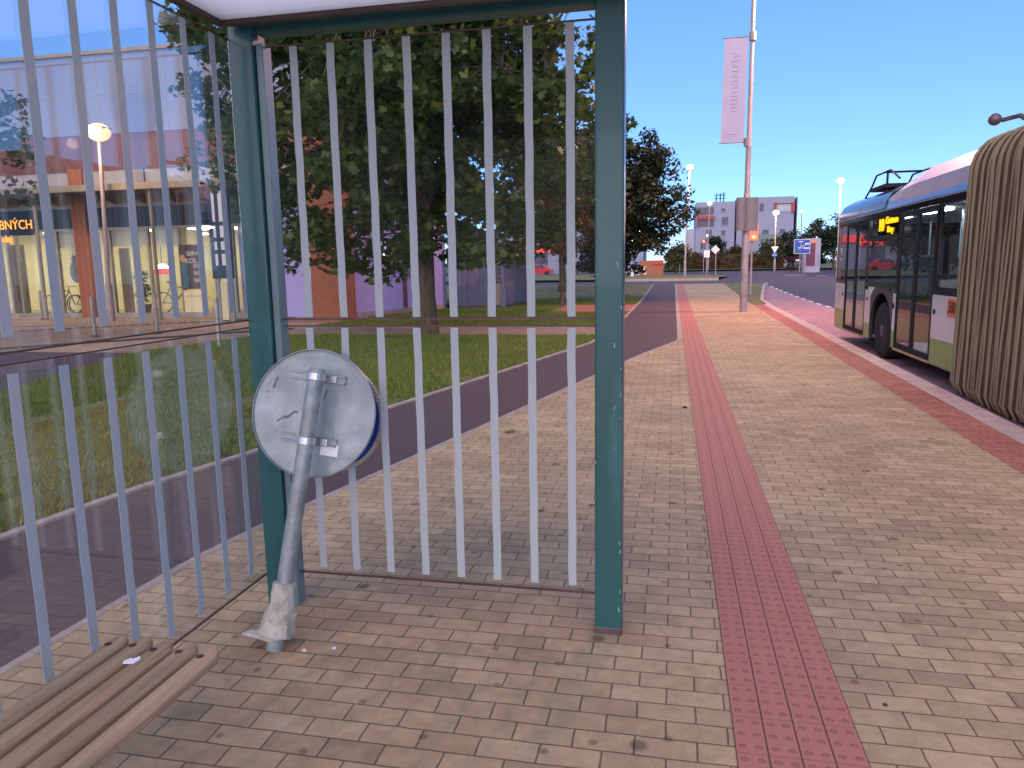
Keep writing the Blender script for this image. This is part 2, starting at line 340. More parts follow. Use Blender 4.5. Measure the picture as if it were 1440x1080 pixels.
M = dict(
    paver=pavermat('sand_pavers', (.54, .395, .225), (.455, .325, .185), (.18, .13, .08), ms=.0038),
    redpaver=pavermat('red_pavers', (.48, .185, .125), (.41, .155, .105), (.16, .075, .05), stain=False),
    apron=pavermat('apron_pavers', (.42, .30, .21), (.36, .26, .19), (.22, .16, .12), stain=False),
    tactile=tactilemat(),
    path=mat('path_asphalt', (.095, .062, .062), .85, 0, .3, 40, .5, 260, dirt=(.10, .07, .065), dscale=1.2),
    road=mat('road_asphalt', (.072, .050, .066), .8, 0, .25, 3, .4, 200, dirt=(.10, .085, .09), dscale=.6),
    bay=mat('bay_surface', (.36, .20, .21), .75, 0, .2, 1.5, .3, 150, dirt=(.26, .14, .155), dscale=.7),
    kerb=mat('kerb_concrete', (.50, .38, .33), .8, 0, .18, 5, .3, 120, dirt=(.3, .22, .18), dscale=3),
    edging=mat('edging_concrete', (.42, .34, .29), .85, 0, .2, 7, .3, 140, dirt=(.22, .18, .14), dscale=4),
    soil=mat('lawn_soil', (.12, .13, .04), .95, 0, .45, 3.2, .6, 60, dirt=(.16, .12, .06), dscale=1.6),
    fargrass=mat('verge_grass', (.15, .14, .04), .95, 0, .4, 2.5, .6, 30, dirt=(.20, .16, .06), dscale=.5),
    land=mat('land', (.08, .09, .04), .95, 0, .3, .2),
    green=mat('green_paint', (.022, .105, .105), .38, 0, .18, 3, .05, 40, dirt=(.042, .16, .16), dscale=7, coat=.15, streak=.25),
    scuff=mat('paint_scuff', (.35, .46, .42), .6, 0, .3, 40),
    soffit=leafmat('roof_soffit', (.93, .92, .90), (.93, .92, .90), (.93, .92, .90), .82),
    fascia=mat('roof_fascia', (.085, .062, .05), .5, 0, .2, 8),
    stripe=leafmat('stripe_vinyl', (.58, .63, .65), (.61, .66, .68), (.63, .68, .70), .33),
    seal=mat('pane_edge', (.10, .055, .045), .4, 0, .3, 12),
    galv=mat('galvanised_steel', (.36, .41, .42), .42, .35, .22, 9, .12, 70, dirt=(.22, .26, .27), dscale=5),
    galvpole=mat('galvanised_tube', (.33, .37, .36), .5, .3, .25, 16, .15, 90, dirt=(.20, .22, .20), dscale=9),
    steel=mat('bright_steel', (.62, .62, .63), .3, .7, .1, 20),
    mortar=mat('broken_concrete', (.52, .49, .41), .95, 0, .25, 22, 1., 55, dirt=(.25, .22, .17), dscale=14),
    wood=mat('weathered_wood', (.40, .285, .165), .75, 0, .34, 26, .6, 120, dirt=(.20, .13, .075), dscale=9, streak=1, sy=.06),
    rust=mat('rusty_bolt', (.09, .045, .03), .8, .2, .4, 60),
    white=mat('white_paint', (.75, .75, .74), .5, 0, .06, 3),
    paper=mat('white_sticker', (.95, .95, .95), .35, 0, .02, 3),
    signblue=mat('sign_blue', (.012, .07, .42), .4, 0, .1, 5),
    signred=mat('sign_red', (.55, .05, .05), .4, 0, .1, 5),
    cream=mat('sign_rim', (.62, .55, .40), .5, 0, .25, 40),
    navy=mat('navy_gap_shade', (.02, .035, .09), .3, 0, .2, 3),
    dark=mat('dark_rubber', (.012, .012, .014), .65, 0, .3, 8, spec=.25),
    black=mat('black_gloss', (.010, .010, .013), .12, 0, .2, 3, spec=.4),
    plinth=mat('plinth', (.34, .29, .27), .8, 0, .15, 2),
    band=mat('cream_band', (.36, .34, .34), .8, 0, .06, .6),
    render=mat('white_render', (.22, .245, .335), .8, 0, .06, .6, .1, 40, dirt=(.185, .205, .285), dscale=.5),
    lilac=mat('lilac_render', (.42, .38, .72), .85, 0, .07, .7, .1, 40, dirt=(.36, .32, .62), dscale=.5),
    brick=brickwall('red_brick', (.40, .125, .06), (.34, .10, .05), (.28, .15, .10)),
    maroon=mat('maroon_cladding', (.16, .062, .058), .7, 0, .12, 1.2),
    canopy=mat('canopy_steel', (.26, .22, .15), .5, .2, .15, 3),
    alu=mat('window_frame', (.30, .28, .25), .45, .3, .15, 4),
    shopwall=mat('shop_wall', (.75, .66, .38), .8, 0, .08, 1),
    shopfloor=mat('shop_floor', (.35, .28, .2), .6, 0, .1, 1),
    tan=mat('tan_panel', (.22, .15, .08), .7, 0, .2, 2),
    photo=mat('poster_print', (.16, .16, .16), .4, 0, .9, 3.2),
    posterdark=mat('poster_dark', (.06, .04, .03), .4, 0, .3, 2),
    teal=mat('teal_cloth', (.05, .16, .20), .8, 0, .2, 5),
    skin=mat('poster_skin', (.50, .27, .18), .6, 0, .1, 5),
    bark=mat('tree_bark', (.10, .072, .046), .9, 0, .4, 10, 1., 25, streak=.3),
    maple=leafmat('maple_leaves', (.030, .062, .015), (.10, .155, .032), (.20, .21, .05), .42),
    orangelit=leafmat('orange_lit_leaves', (.03, .04, .012), (.11, .08, .02), (.26, .13, .03)),  # orange light falling on the crown is put into the leaf colour
    darkleaf=leafmat('dark_leaves', (.012, .026, .012), (.035, .055, .022), (.06, .08, .03)),
    hedgeleaf=leafmat('hedge_leaves', (.05, .04, .012), (.13, .085, .025), (.20, .12, .04)),
    paleleaf=leafmat('pale_leaves', (.06, .07, .02), (.15, .15, .05), (.22, .2, .08)),
    grass=leafmat('grass_blades', (.10, .16, .02), (.27, .33, .05), (.42, .42, .12), .45),
    fence=mat('enclosure_cladding', (.16, .16, .26), .7, 0, .15, 3),
    fencedark=mat('enclosure_slats', (.10, .10, .18), .7, 0, .2, 6),
    facade=mat('apartment_render', (.29, .305, .42), .85, 0, .06, .2),
    facadewhite=mat('apartment_white', (.40, .37, .45), .85, 0, .06, .2),
    redframe=mat('balcony_red', (.42, .05, .06), .6, 0, .1, 1),
    win=mat('window_glass', (.06, .07, .12), .25, 0, .2, 1, spec=.4),
    palewin=mat('pale_window', (.35, .38, .48), .15, 0, .2, 1),
    orange=mat('orange_plate', (.75, .16, .05), .5, 0, .06, 5),
    coral=mat('coral_box', (.70, .26, .17), .5, 0, .08, 3),
    banner=mat('banner_cloth', (.56, .47, .60), .8, 0, .05, 2),
    bannerink=mat('banner_ink', (.543, .456, .582), .8, 0, .05, 2),
    polemat=mat('lamp_pole_paint', (.34, .27, .27), .5, .1, .2, 4, .1, 30, dirt=(.24, .2, .2), dscale=2),
    buswhite=mat('bus_white', (.60, .54, .53), .3, 0, .1, 2, coat=.3, dirt=(.45, .38, .36), dscale=2.5),
    busgreen=mat('bus_green', (.19, .32, .075), .35, 0, .12, 3, coat=.3, dirt=(.15, .18, .06), dscale=4),
    busroof=mat('bus_roof', (.46, .36, .40), .4, 0, .12, 1.5, coat=.2, dirt=(.36, .27, .30), dscale=1.5),
    busnavy=mat('bus_navy', (.035, .04, .10), .18, 0, .1, 2, coat=.5),
    bellows=mat('bellows_fabric', (.26, .195, .115), .8, 0, .3, 3, .3, 60, dirt=(.15, .11, .065), dscale=3, streak=.4),
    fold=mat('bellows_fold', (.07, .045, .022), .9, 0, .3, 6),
    seat=mat('bus_seat', (.05, .06, .07), .8, 0, .8, 40),
    busin=mat('bus_interior', (.42, .46, .48), .5, 0, .08, 2),
    yellow=mat('yellow_paint', (.75, .55, .05), .5, 0, .15, 8),
    threshold=mat('worn_threshold', (.55, .32, .14), .6, 0, .3, 20),
    tyre=mat('tyre', (.018, .016, .017), .85, 0, .3, 12, .3, 80),
    rim=mat('wheel_rim', (.14, .11, .11), .5, .5, .3, 10),
    carred=mat('car_red', (.5, .02, .03), .25, 0, .1, 2, coat=.6),
    tube=emit('light_tube', (.9, .95, 1), 24),
    shoplight=emit('shop_light', (1, .90, .55), 8.0),
    lampglow=emit('street_lamp_glow', (1, .60, .20), .66),
    farhalo=emit('far_lamp_halo', (1, .55, .16), .62),
    lampcore=emit('lamp_core', (1, .95, .8), 6),
    led=emit('led_amber', (1, .44, .0), .85),
    neon=emit('neon_orange', (1, .30, .02), 1.3),
    redglow=emit('red_glow', (.8, .05, .05), .5),
    whiteglow=emit('white_glow', (1, .95, .92), 5.),
    signal=emit('signal_orange', (1, .25, .08), 1.2),
    glass=glassmat('shelter_glass', (.975, .985, .985), .0015, .002, specks=.16),
    backglass=glassmat('back_pane_glass', (.97, .98, .98), .105, .005, specks=.25),
    busglass=glassmat('bus_glass', (.62, .65, .68), .013, .006),
    shopglass=glassmat('shop_glass', (.9, .92, .92), .04, .008),
)
M['nearblade'] = M['grass']

# ------------------------------------------------------------------ ground
def lin(pts):
    ys = [p[0] for p in pts]; xs = [p[1] for p in pts]
    return lambda y: float(np.interp(y, ys, xs))
pathL = lin([(-6, -3.98), (2, -3.95), (3.47, -3.853), (4.41, -3.754), (5.61, -3.479), (7.74, -3.046), (9.2, -2.74), (11.75, -2.186), (14.75, -1.56), (17.5, -1.38), (21, -1.34), (47.5, -1.18)])
pathR = lin([(-6, -2.62), (2.5, -2.6), (3.0, -2.584), (3.656, -2.54), (4.42, -2.38), (5.81, -2.084), (7.27, -1.767), (10.37, -1.10), (13.0, -.543), (15.3, .06), (15.8, .10), (47.5, .10)])
redL = lambda y: 2.40 + .0155 * y
kin = lambda y: redL(y) + .38
kout = lambda y: redL(y) + .63
KEND = 28.7
ENDS = 47.5
def ys(a, b, n): return [a + (b - a) * i / n for i in range(n + 1)]
Y1 = sorted(set(ys(-6, ENDS, 90)))

struct(MB().strip([(y, -500, 500) for y in (-60, -10, 0, 20, 30, 36, 42, 48, 54, 60, 80, 120, 200, 420, 800)], -.34).build('ground', M['land']))
struct(MB().strip([(y, pathR(y), (kin(y) - .38) if y < KEND else redL(y)) for y in Y1], 0).build('pavement', M['paver']))
struct(MB().strip([(y, .22, .62) for y in Y1], .004).build('tactile_strip', M['tactile']))
struct(MB().strip([(y, redL(y), kin(y)) for y in Y1 if y <= 40], .001).build('red_paving_band', M['redpaver']))
struct(MB().strip([(y, pathL(y), pathR(y)) for y in Y1], -.002).build('cycle_path', M['path']))
# lawns
lawnL = lin([(2, -9.4), (8.2, -8.74), (11.85, -10.0), (13, -10.2), (16.4, -9.6)])
struct(MB().strip([(y, lawnL(y), pathL(y) - .06) for y in ys(-6, 16.4, 40)], .012).build('near_lawn', M['soil']))
lawn2L = lin([(18.8, -9.75), (22, -9.55), (27, -8.3), (29, -8), (34, -18), (47.5, -30)])
struct(MB().strip([(y, lawn2L(y), pathL(y) - .06) for y in ys(18.8, ENDS, 40)], .012).build('far_lawn', M['fargrass']))
struct(MB().strip([(16.4, -9.6, pathL(16.4)), (18.8, -9.75, pathL(18.8))], .004).build('cross_path', M['apron']))
struct(MB().strip([(24.2, -3.3, pathL(24.2) - .06), (26, -4.0, pathL(26) - .06), (28.8, -3.8, pathL(28.8) - .06)], .018).build('side_path', M['redpaver']))
struct(MB().strip([(-6, -40, lawnL(2)), (2, -40, lawnL(2)), (8.2, -40, -8.74), (11.85, -40, -10.0), (12.6, -40, -10.15)], -.006).build('parking_lot', M['road']))
struct(MB().strip([(12.6, -40, -10.15), (13, -40, -10.2), (16.4, -40, -9.6), (18.8, -40, -9.75), (22.9, -40, -9.5)], .0).build('shop_apron', M['apron']))
# kerbs and edgings: separate stones along the platform edge
def edging(name, fx, w, y0, y1, z0, z1, step, m, gap=.006):
    b = MB(); y = y0
    while y < y1 - .05:
        e = min(y + step - gap, y1); a = gz(y); c = gz(e)
        vs = [(fx(y), y, a + z0), (fx(y) + w, y, a + z0), (fx(e) + w, e, c + z0), (fx(e), e, c + z0),
              (fx(y), y, a + z1), (fx(y) + w, y, a + z1), (fx(e) + w, e, c + z1), (fx(e), e, c + z1)]
        b.add(vs, [(3, 2, 1, 0), (4, 5, 6, 7), (0, 1, 5, 4), (1, 2, 6, 5), (2, 3, 7, 6), (3, 0, 4, 7)]); y += step
    return b.build(name, m, bevel=.006, seg=1)
struct(edging('platform_kerb', kin, .25, -6, KEND, -.2, .006, 1.0, M['kerb']))
struct(edging('path_edging', lambda y: pathL(y) - .07, .07, -5, ENDS, -.05, .022, .6, M['edging']))
struct(edging('path_border', lambda y: pathR(y) + .002, .055, -5, 15.3, -.05, .006, .6, M['edging']))
struct(edging('path_border', lambda y: .105, .11, 15.8, ENDS, -.05, .006, .6, M['edging']))
# bay, road, verges
wedge = lin([(KEND, kout(KEND)), (32, 3.6), (44, 5.0), (46, 5.3), (47.2, 5.55)])
def bayl(y): return kout(y) if y < KEND else wedge(y)
struct(MB().strip([(y, bayl(y), 5.6) for y in ys(-6, 47, 60)], -.146).build('bus_bay', M['bay']))
struct(MB().strip([(y, 5.6, 13.5) for y in ys(-6, 47, 40)] + [(y, -60 if y > 48 else 5.6, 13.5 + max(0, y - 62) * .5) for y in (47.6, 48.2, 50, 52, 54, 56)] , -.15).build('road', M['road']))
struct(MB().strip([(y, a, 13.5 + max(0, y - 62) * .5) for y, a in ((56, 3.2), (60, 3.6), (66, 4.6), (72, 2), (78, -6), (84, -16), (92, -40), (104, -40))], -.146).build('junction', M['road']))
b = MB(); y = 20.0
while y < 46: b.strip([(y, 5.54, 5.66), (y + .9, 5.54, 5.66)], -.140); y += 1.8
for (px0, px1, yy) in ((1105, 1135, 70), (1150, 1165, 66)):
    q0, q1 = gnd(px0, yy), gnd(px1, yy); b.add([(q0.x, q0.y, q0.z - .14), (q1.x, q1.y, q1.z - .14), (q1.x, q1.y + 1, q1.z - .139), (q0.x, q0.y + 1, q0.z - .139)], [(0, 1, 2, 3)])
struct(b.build('road_marking', M['white']))
struct(MB().strip([(y, redL(y) if y < 40 else 3.0, wedge(y) - .14) for y in ys(KEND, 47.2, 20)], .012).build('verge_wedge', M['fargrass']))
struct(edging('verge_kerb', lambda y: wedge(y) - .14, .14, KEND, 47.2, -.2, .03, .8, M['kerb']))
struct(MB().strip([(y, 13.5, 60) for y in ys(-6, 62, 30)] + [(y, 13.5 + (y - 62) * .5, 80) for y in (66, 72, 80, 92, 104)], -.01).build('right_verge', M['fargrass']))
struct(MB().strip([(56, -40, 3.1), (60, -40, 3.5), (66, -40, 4.5), (72, -40, 1.9), (78, -40, -6.1), (84, -40, -16.1)], .02).build('left_verge', M['fargrass']))
struct(MB().strip([(104, -90, 110), (112, -90, 110), (180, -120, 160)], .05).build('far_verge', M['fargrass']))
b = MB()
for i in range(9):
    a = -4 + i * .8; b.box(a, a + .785, 56.0, 56.16, gz(56) - .2, gz(56) + .03)
struct(b.build('junction_kerb', M['kerb']))
# drain channel across the apron, and the dark slot beside it
d1, d2, e1, e2 = Vector((-18, 17.0)), Vector((-12.2, 22.7)), Vector((-14.2, 12.7)), Vector((-9.9, 18.2))
def lineM(p, q):
    d = (q - p); L = d.length; return Matrix.Translation((p.x, p.y, 0)) @ Matrix.Rotation(math.atan2(d.y, d.x), 4, 'Z'), L
Md, Ld = lineM(d1 - (d2 - d1) * .5, d2)
g = MB().box(0, Ld, -.16, .16, -.05, .008, M=Md).build('drain_channel', M['dark'])
bb = MB(); k = 0.0
while k < Ld - .2: bb.box(k, k + .10, -.15, .15, .004, .012 + .002 * random.random(), M=Md); k += .34
bb.build('grate', M['edging'], g); struct(g)
Me, Le = lineM(e1 - (e2 - e1) * .6, e2)
struct(MB().box(0, Le, -.22, .22, -.05, .007, M=Me).build('asphalt_seam', M['dark']))

# ------------------------------------------------------------------ fields of blades and leaves
def raw_mesh(name, V, F_count, m, parent=None):
    """V: (n, k, 3) array of n polygons with k corners"""
    n, k, _ = V.shape
    me = bpy.data.meshes.new(name); me.vertices.add(n * k); me.vertices.foreach_set('co', V.reshape(-1).astype(np.float32))
    me.loops.add(n * k); me.loops.foreach_set('vertex_index', np.arange(n * k, dtype=np.int32))
    me.polygons.add(n); me.polygons.foreach_set('loop_start', np.arange(0, n * k, k, dtype=np.int32))
    me.materials.append(m); me.update(); me.validate()
    o = bpy.data.objects.new(name, me); COL.objects.link(o)
    if parent is not None: o.parent = parent; o.matrix_parent_inverse = parent.matrix_basis.inverted()
    return o
def grass(name, label, n, y0, y1, fl, fr, hmin, hmax, w, m, dens=None, bare=None):
    y = y0 + (y1 - y0) * rng.random(n); L = np.array([fl(v) for v in y]); Rr = np.array([fr(v) for v in y])
    x = L + (Rr - L) * rng.random(n)
    if bare:
        nv = np.array([noise.noise(Vector((a * .9, c * .9, 3.3))) + .5 * noise.noise(Vector((a * 2.7, c * 2.7, 9.1))) for a, c in zip(x, y)]); k = nv < bare * (.55 + .9 * rng.random(n)); x, y = x[k], y[k]; n = len(x)
    if dens is not None: k = dens(x, y); x, y = x[k], y[k]; n = len(x)
    patch = .5 + .5 * np.sin(x * 2.1 + 1.7 * np.sin(y * 1.3)) * np.sin(y * 1.9 + np.sin(x * .9))
    h = (hmin + (hmax - hmin) * rng.random(n)) * (.6 + .7 * patch); a = rng.random(n) * 2 * math.pi; ww = w * (.6 + .8 * rng.random(n))
    dx, dy = np.cos(a) * ww, np.sin(a) * ww; lx, ly = (rng.random(n) - .5) * h * 1.3, (rng.random(n) - .5) * h * 1.3
    z = np.array([gz(v) for v in y]) + .008
    V = np.stack([np.stack([x - dx, y - dy, z], -1), np.stack([x + dx, y + dy, z], -1), np.stack([x + lx, y + ly, z + h], -1)], 1)
    o = raw_mesh(name, V, n, m); tag(o, label, 'grass', kind='stuff'); return o
grass('lawn_grass', 'bright green mown lawn grass between cycle path and cross path', 210000, 3.0, 16.35, lambda y: lawnL(y) + .05, lambda y: pathL(y) - .075, .022, .07, .006, M['grass'], bare=.56)
grass('verge_grass', 'yellow-green grass of the lawn beyond the cross path', 60000, 18.85, 34, lambda y: lawn2L(y) + .1, lambda y: pathL(y) - .08, .03, .06, .014, M['grass'],
      lambda x, y: ~((y > 24.1) & (y < 28.9) & (x > -4.05)))
MAPLE = np.array([(0, -.5, 0), (.16, -.22, .03), (.5, -.16, .10), (.34, .06, .05), (.46, .34, .08), (.2, .26, .02), (0, .6, -.06), (-.2, .26, .02), (-.46, .34, .08), (-.34, .06, .05), (-.5, -.16, .10), (-.16, -.22, .03)], float)
OVAL = np.array([(0, -.5, 0), (.26, -.1, .05), (.2, .25, .04), (0, .55, -.04), (-.2, .25, .04), (-.26, -.1, .05)], float)
KITE = np.array([(0, -.5, 0), (.34, 0, .06), (0, .5, -.03), (-.34, 0, .06)], float)
def leaves(name, centres, spread, per, size, shape, m, parent, droop=.0, flat=.6):
    C = np.repeat(np.array(centres, float), per, 0); n = len(C)
    off = rng.normal(size=(n, 3)); off /= np.maximum(1e-6, np.linalg.norm(off, axis=1))[:, None]; off *= (rng.random(n) ** .5)[:, None] * np.repeat(np.array(spread, float).reshape(-1), per)[:, None] if np.ndim(spread) else (rng.random(n) ** .5)[:, None] * spread
    off[:, 2] *= flat; C = C + off; C[:, 2] -= droop * np.hypot(off[:, 0], off[:, 1])
    # random orientation leaning upward
    nz = rng.normal(size=(n, 3)) * .75; nz[:, 2] += 1.0; nz /= np.linalg.norm(nz, axis=1)[:, None]
    t = rng.normal(size=(n, 3)); t -= (t * nz).sum(1)[:, None] * nz; t /= np.linalg.norm(t, axis=1)[:, None]
    bt = np.cross(nz, t); s = size * (.6 + .7 * rng.random(n))
    V = C[:, None, :] + s[:, None, None] * (shape[None, :, 0, None] * t[:, None, :] + shape[None, :, 1, None] * bt[:, None, :] + shape[None, :, 2, None] * nz[:, None, :])
    return raw_mesh(name, V, n, m, parent)
def tree(base, h_trunk, r_trunk, cz, rx, rz, n_cl, per, size, shape, leaf, label, group=None, spread=.5, droop=.25, lean=(0, 0), seed=1, cat='tree', zmin=None, limbs=8, name='tree', ry=None, power=.45, extra=(), xmax=99):
    rnd = random.Random(seed); ry = ry or rx
    t = empty(name, base); tag(t, label, cat, group)
    bx, by, bz = base; b = MB()
    top = Vector((bx + lean[0], by + lean[1], bz + cz + rz * .45))
    tp = [Vector((bx, by, bz - .1))] + [Vector((bx, by, bz)).lerp(top, k) + Vector((rnd.uniform(-1, 1), rnd.uniform(-1, 1), 0)) * r_trunk * .35 * (k > .05) for k in (.02, .12, .3, .5, .75, 1)]
    b.tube(tp, [r_trunk * f for f in (1.5, 1.25, 1.0, .9, .7, .42, .12)], 12)
    cc = Vector((bx + lean[0], by + lean[1], bz + cz)); joints = []
    for i in range(limbs):
        a = i * 2.4 + rnd.random(); k = rnd.uniform(.0, .75)
        z0 = bz + h_trunk + (top.z - bz - h_trunk) * k; p0 = Vector((bx, by, bz)).lerp(top, (z0 - bz) / (top.z - bz))
        rr = rnd.uniform(.55, .85); dz = rnd.uniform(.1, .55) * rz
        end = Vector((cc.x + math.cos(a) * rx * rr, cc.y + math.sin(a) * ry * rr, min(z0 + dz, cc.z + rz * .8)))
        mid = p0.lerp(end, .5) + Vector((0, 0, .12 * rz)); q = p0.lerp(end, .25) + Vector((0, 0, .05 * rz))
        lr = r_trunk * rnd.uniform(.28, .42); b.tube([p0, q, mid, p0.lerp(end, .8) + Vector((0, 0, .08 * rz)), end], [lr, lr * .8, lr * .55, lr * .3, lr * .12], 7); joints += [q, mid, end, p0.lerp(end, .75)]
    joints += tp[3:]
    cl = []
    tries = 0
    while len(cl) < n_cl and tries < n_cl * 30:
        tries += 1
        v = Vector((rnd.gauss(0, 1), rnd.gauss(0, 1), rnd.gauss(0, 1))).normalized() * rnd.random() ** power
        p = Vector((cc.x + v.x * rx, cc.y + v.y * ry, cc.z + v.z * rz))
        n = noise.noise(p * (.55 / max(.6, spread))) 
        if n < -.16: continue
        bumpy = 1 + .22 * noise.noise(Vector((v.x * 2.2 + seed, v.y * 2.2, v.z * 2.2)))
        p = cc + (p - cc) * bumpy
        if zmin is not None and p.z < bz + zmin: continue
        if p.x > bx + xmax - .25 * max(0, p.z - 5): continue
        cl.append(p)
    cl += [Vector(e) for e in extra]
    for i, p in enumerate(cl):
        if i % 2 == 0:
            j = min(joints, key=lambda q: (q - p).length); md = j.lerp(p, .5) + Vector((0, 0, .06 * (p - j).length)); b.tube([j, md, p], [r_trunk * .09, r_trunk * .06, .008], 4, caps=False)
    b.build('trunk', M['bark'], t, smooth=True)
    sp = np.array([spread * rnd.uniform(.6, 1.25) for _ in cl])
    leaves('crown', [tuple(p) for p in cl], sp, per, size, shape, leaf, t, droop)
    return t

# ------------------------------------------------------------------ bus shelter
SY = 3.03                                          # plane of the end panel
shelter = empty('bus_shelter', (-1.775, SY, 0)); tag(shelter, 'dark green framed glass bus shelter with striped panes and pale roof', 'bus shelter')
ZT = 2.585
def post(x, y, w, label=None):
    b = MB().box(x - w / 2, x + w / 2, y - w / 2, y + w / 2, -.02, ZT); o = b.build('post', M['green'], shelter, bevel=.007)
    return o
pc = post(-1.775, SY, .11); pr = post(-.247, SY, .112)
post(-1.775, .42, .11)
# worn steel foot and paint scuffs of the right post
f = MB().box(-.247 - .0575, -.247 + .0575, SY - .0575, SY + .0575, -.01, .03).build('post_foot', M['rim'], pr, bevel=.003)
s = MB()
rs = random.Random(5)
for i in range(15):
    z = rs.uniform(.1, 1.9); x = -.247 + rs.choice((rs.uniform(-.05, .05), .048, .05, -.05)); w = rs.uniform(.0008, .0022); h = rs.uniform(.004, .022)
    sl = rs.uniform(-.4, .4) * h
    yy = SY - .0568
    s.prism([(x - w, z), (x + w, z), (x + w + sl, z + h), (x - w + sl, z + h)], yy, yy + .0012, 'y')
tag(s.build('scuffs', M['scuff'], pr), None, kind='stuff')
MB().box(-1.716, -1.684, SY - .035, SY + .035, -.02, 2.48).build('pane_channel', mat('channel_grey', (.17, .26, .27), .45, .2, .15, 4), pc, bevel=.003)
b = MB()
for z in (.36, 1.16): b.box(-1.842, -1.8305, SY - .03, SY - .0, z, z + .08)
b.each('hinge_clip', M['dark'], pc, bevel=.002)
MB().box(-1.71, -.305, SY - .04, SY + .04, 2.515, 2.58).build('beam', M['green'], shelter, bevel=.005)
# roof: pale soffit inside a dark trim
roof = MB().box(-1.80, .55, .0, 2.895, 2.55, 2.63).build('roof', M['soffit'], shelter)
b = MB().box(-1.83, -1.80, 0, 2.925, 2.53, 2.68).box(-1.80, .55, 2.895, 2.925, 2.53, 2.68).box(.55, .58, 0, 2.925, 2.53, 2.68)
b.each('roof_trim', M['fascia'], roof, bevel=.003)
# panes: end panel (along X) and back panel (along Y); each an upper and a lower sheet with its own stripes
def pane_x(z0, z1, sz0, sz1, breaks):
    o = MB().box(-1.683, -.3045, SY - .004, SY + .004, z0, z1).build('end_pane', M['glass'], shelter)
    st = MB()
    for i in range(8):
        x = -1.562 + i * .1655; w = .017
        # hand-laid vinyl: the edges waver a little
        n = 14; L = []; Rr = []
        for k in range(n + 1):
            z = sz0 + (sz1 - sz0) * k / n; jx = .0012 * math.sin(k * 1.7 + i * 2.1) + .0008 * math.sin(k * 4.1 + i); L.append((x - w + jx, z)); Rr.append((x + w + jx * .6, z))
        st.prism(L + Rr[::-1], SY - .0056, SY - .0042, 'y')
    st.each('stripes', M['stripe'], o)
    e = MB().box(-1.683, -.3045, SY - .0046, SY + .0046, z1, z1 + .006).box(-1.683, -.3045, SY - .0046, SY + .0046, z0 - .008, z0)
    e.each('pane_edge', M['seal'], o); return o
pane_x(1.338, 2.470, 1.342, 2.468, 0); pane_x(.160, 1.300, .186, 1.296, 0)
BX = -1.833
def pane_y(z0, z1, sz0, sz1):
    o = MB().box(BX - .004, BX + .004, .50, 2.985, z0, z1).build('back_pane', M['backglass'], shelter)
    st = MB()
    for i in range(-6, 7):
        y = 1.752 + i * .1845; w = .0185; n = 14; L = []; Rr = []
        for k in range(n + 1):
            z = sz0 + (sz1 - sz0) * k / n; jx = .0012 * math.sin(k * 1.5 + i * 1.7) + .0008 * math.sin(k * 3.7 + i); L.append((y - w + jx, z)); Rr.append((y + w + jx * .6, z))
        st.prism(L + Rr[::-1], BX + .0042, BX + .0056, 'x')
    st.each('stripes', M['stripe'], o)
    MB().box(BX - .0046, BX + .0046, .50, 2.985, z1, z1 + .005).box(BX - .0046, BX + .0046, .50, 2.985, z0 - .006, z0).each('pane_edge', M['seal'], o); return o
pane_y(1.335, 2.50, 1.376, 2.495); pane_y(.155, 1.297, .190, 1.272)

# ------------------------------------------------------------------ bench
bench = empty('slatted_bench', (-1.44, .9, 0)); tag(bench, 'weathered wooden slat bench along the back pane of the shelter', 'bench')
def slat(x, w, y0, y1, z):
    # long bar with eased top edges and clipped far end
    h = .036; e = .012
    sec = [(-w / 2, -h), (w / 2, -h), (w / 2, -e), (w / 2 - e, 0), (-w / 2 + e, 0), (-w / 2, -e)]
    b = MB(); vs = []
    for (yy, f) in ((y0, 1), (y1 - .035, 1), (y1, .5)):
        vs += [(x + p[0] * f, yy, z + p[1]) for p in sec]
    fs = [(i * 6 + j, i * 6 + (j + 1) % 6, (i + 1) * 6 + (j + 1) % 6, (i + 1) * 6 + j) for i in range(2) for j in range(6)] + [tuple(range(5, -1, -1)), tuple(range(12, 18))]
    b.add(vs, fs); o = b.build('slat', M['wood'], bench, bevel=.004, seg=2)
    for yb in (y1 - .062, y0 + .07): MB().lathe((x - .005, yb, z + .0005), [(.011, -.004), (.011, .001), (.008, .002), (.0002, .0012)], 12).build('bolt', M['rust'], o)
    return o
for i in range(5): slat(-1.632 + i * .080, .061, .05, 1.845 - i * .004 + (i % 2) * .01, .452 + .001 * (i % 3))
b = MB()
for yb in (1.27, .15):
    b.box(-1.63, -1.25, yb - .02, yb + .02, .36, .405); b.box(-1.62, -1.575, yb - .02, yb + .02, -.02, .36); b.box(-1.32, -1.275, yb - .02, yb + .02, -.02, .36)
b.each('leg_frame', M['green'], bench, bevel=.003)
c = MB(); pts = [(0, 0), (.03, .006), (.034, .03), (.022, .045), (.012, .026), (.004, .03), (-.006, .012)]
c.prism(pts, .4535, .456, 'z', M=TR(-1.51, 1.69, 0)); tag(c.build('paper_scrap', M['paper']), 'small torn white scrap lying on the bench slats', 'litter')

# ------------------------------------------------------------------ broken road sign leaning at the corner post
sign = empty('road_sign', (-1.585, 2.60, 0)); tag(sign, 'broken-off round road sign seen from its galvanised back, leaning on corner post', 'road sign')
P0 = Vector((-1.585, 2.60, .0)); 
ptop = onY(446, 518, 2.865); ax = (ptop - P0).normalized()
def along(z): return P0 + ax * (z / ax.z)
pole = MB().tube([along(0.0), along(.1), along(.5), ptop - ax * .01, ptop], [.034, .0335, .0335, .0335, .030], 24).build('pole', M['galvpole'], sign, smooth=True)
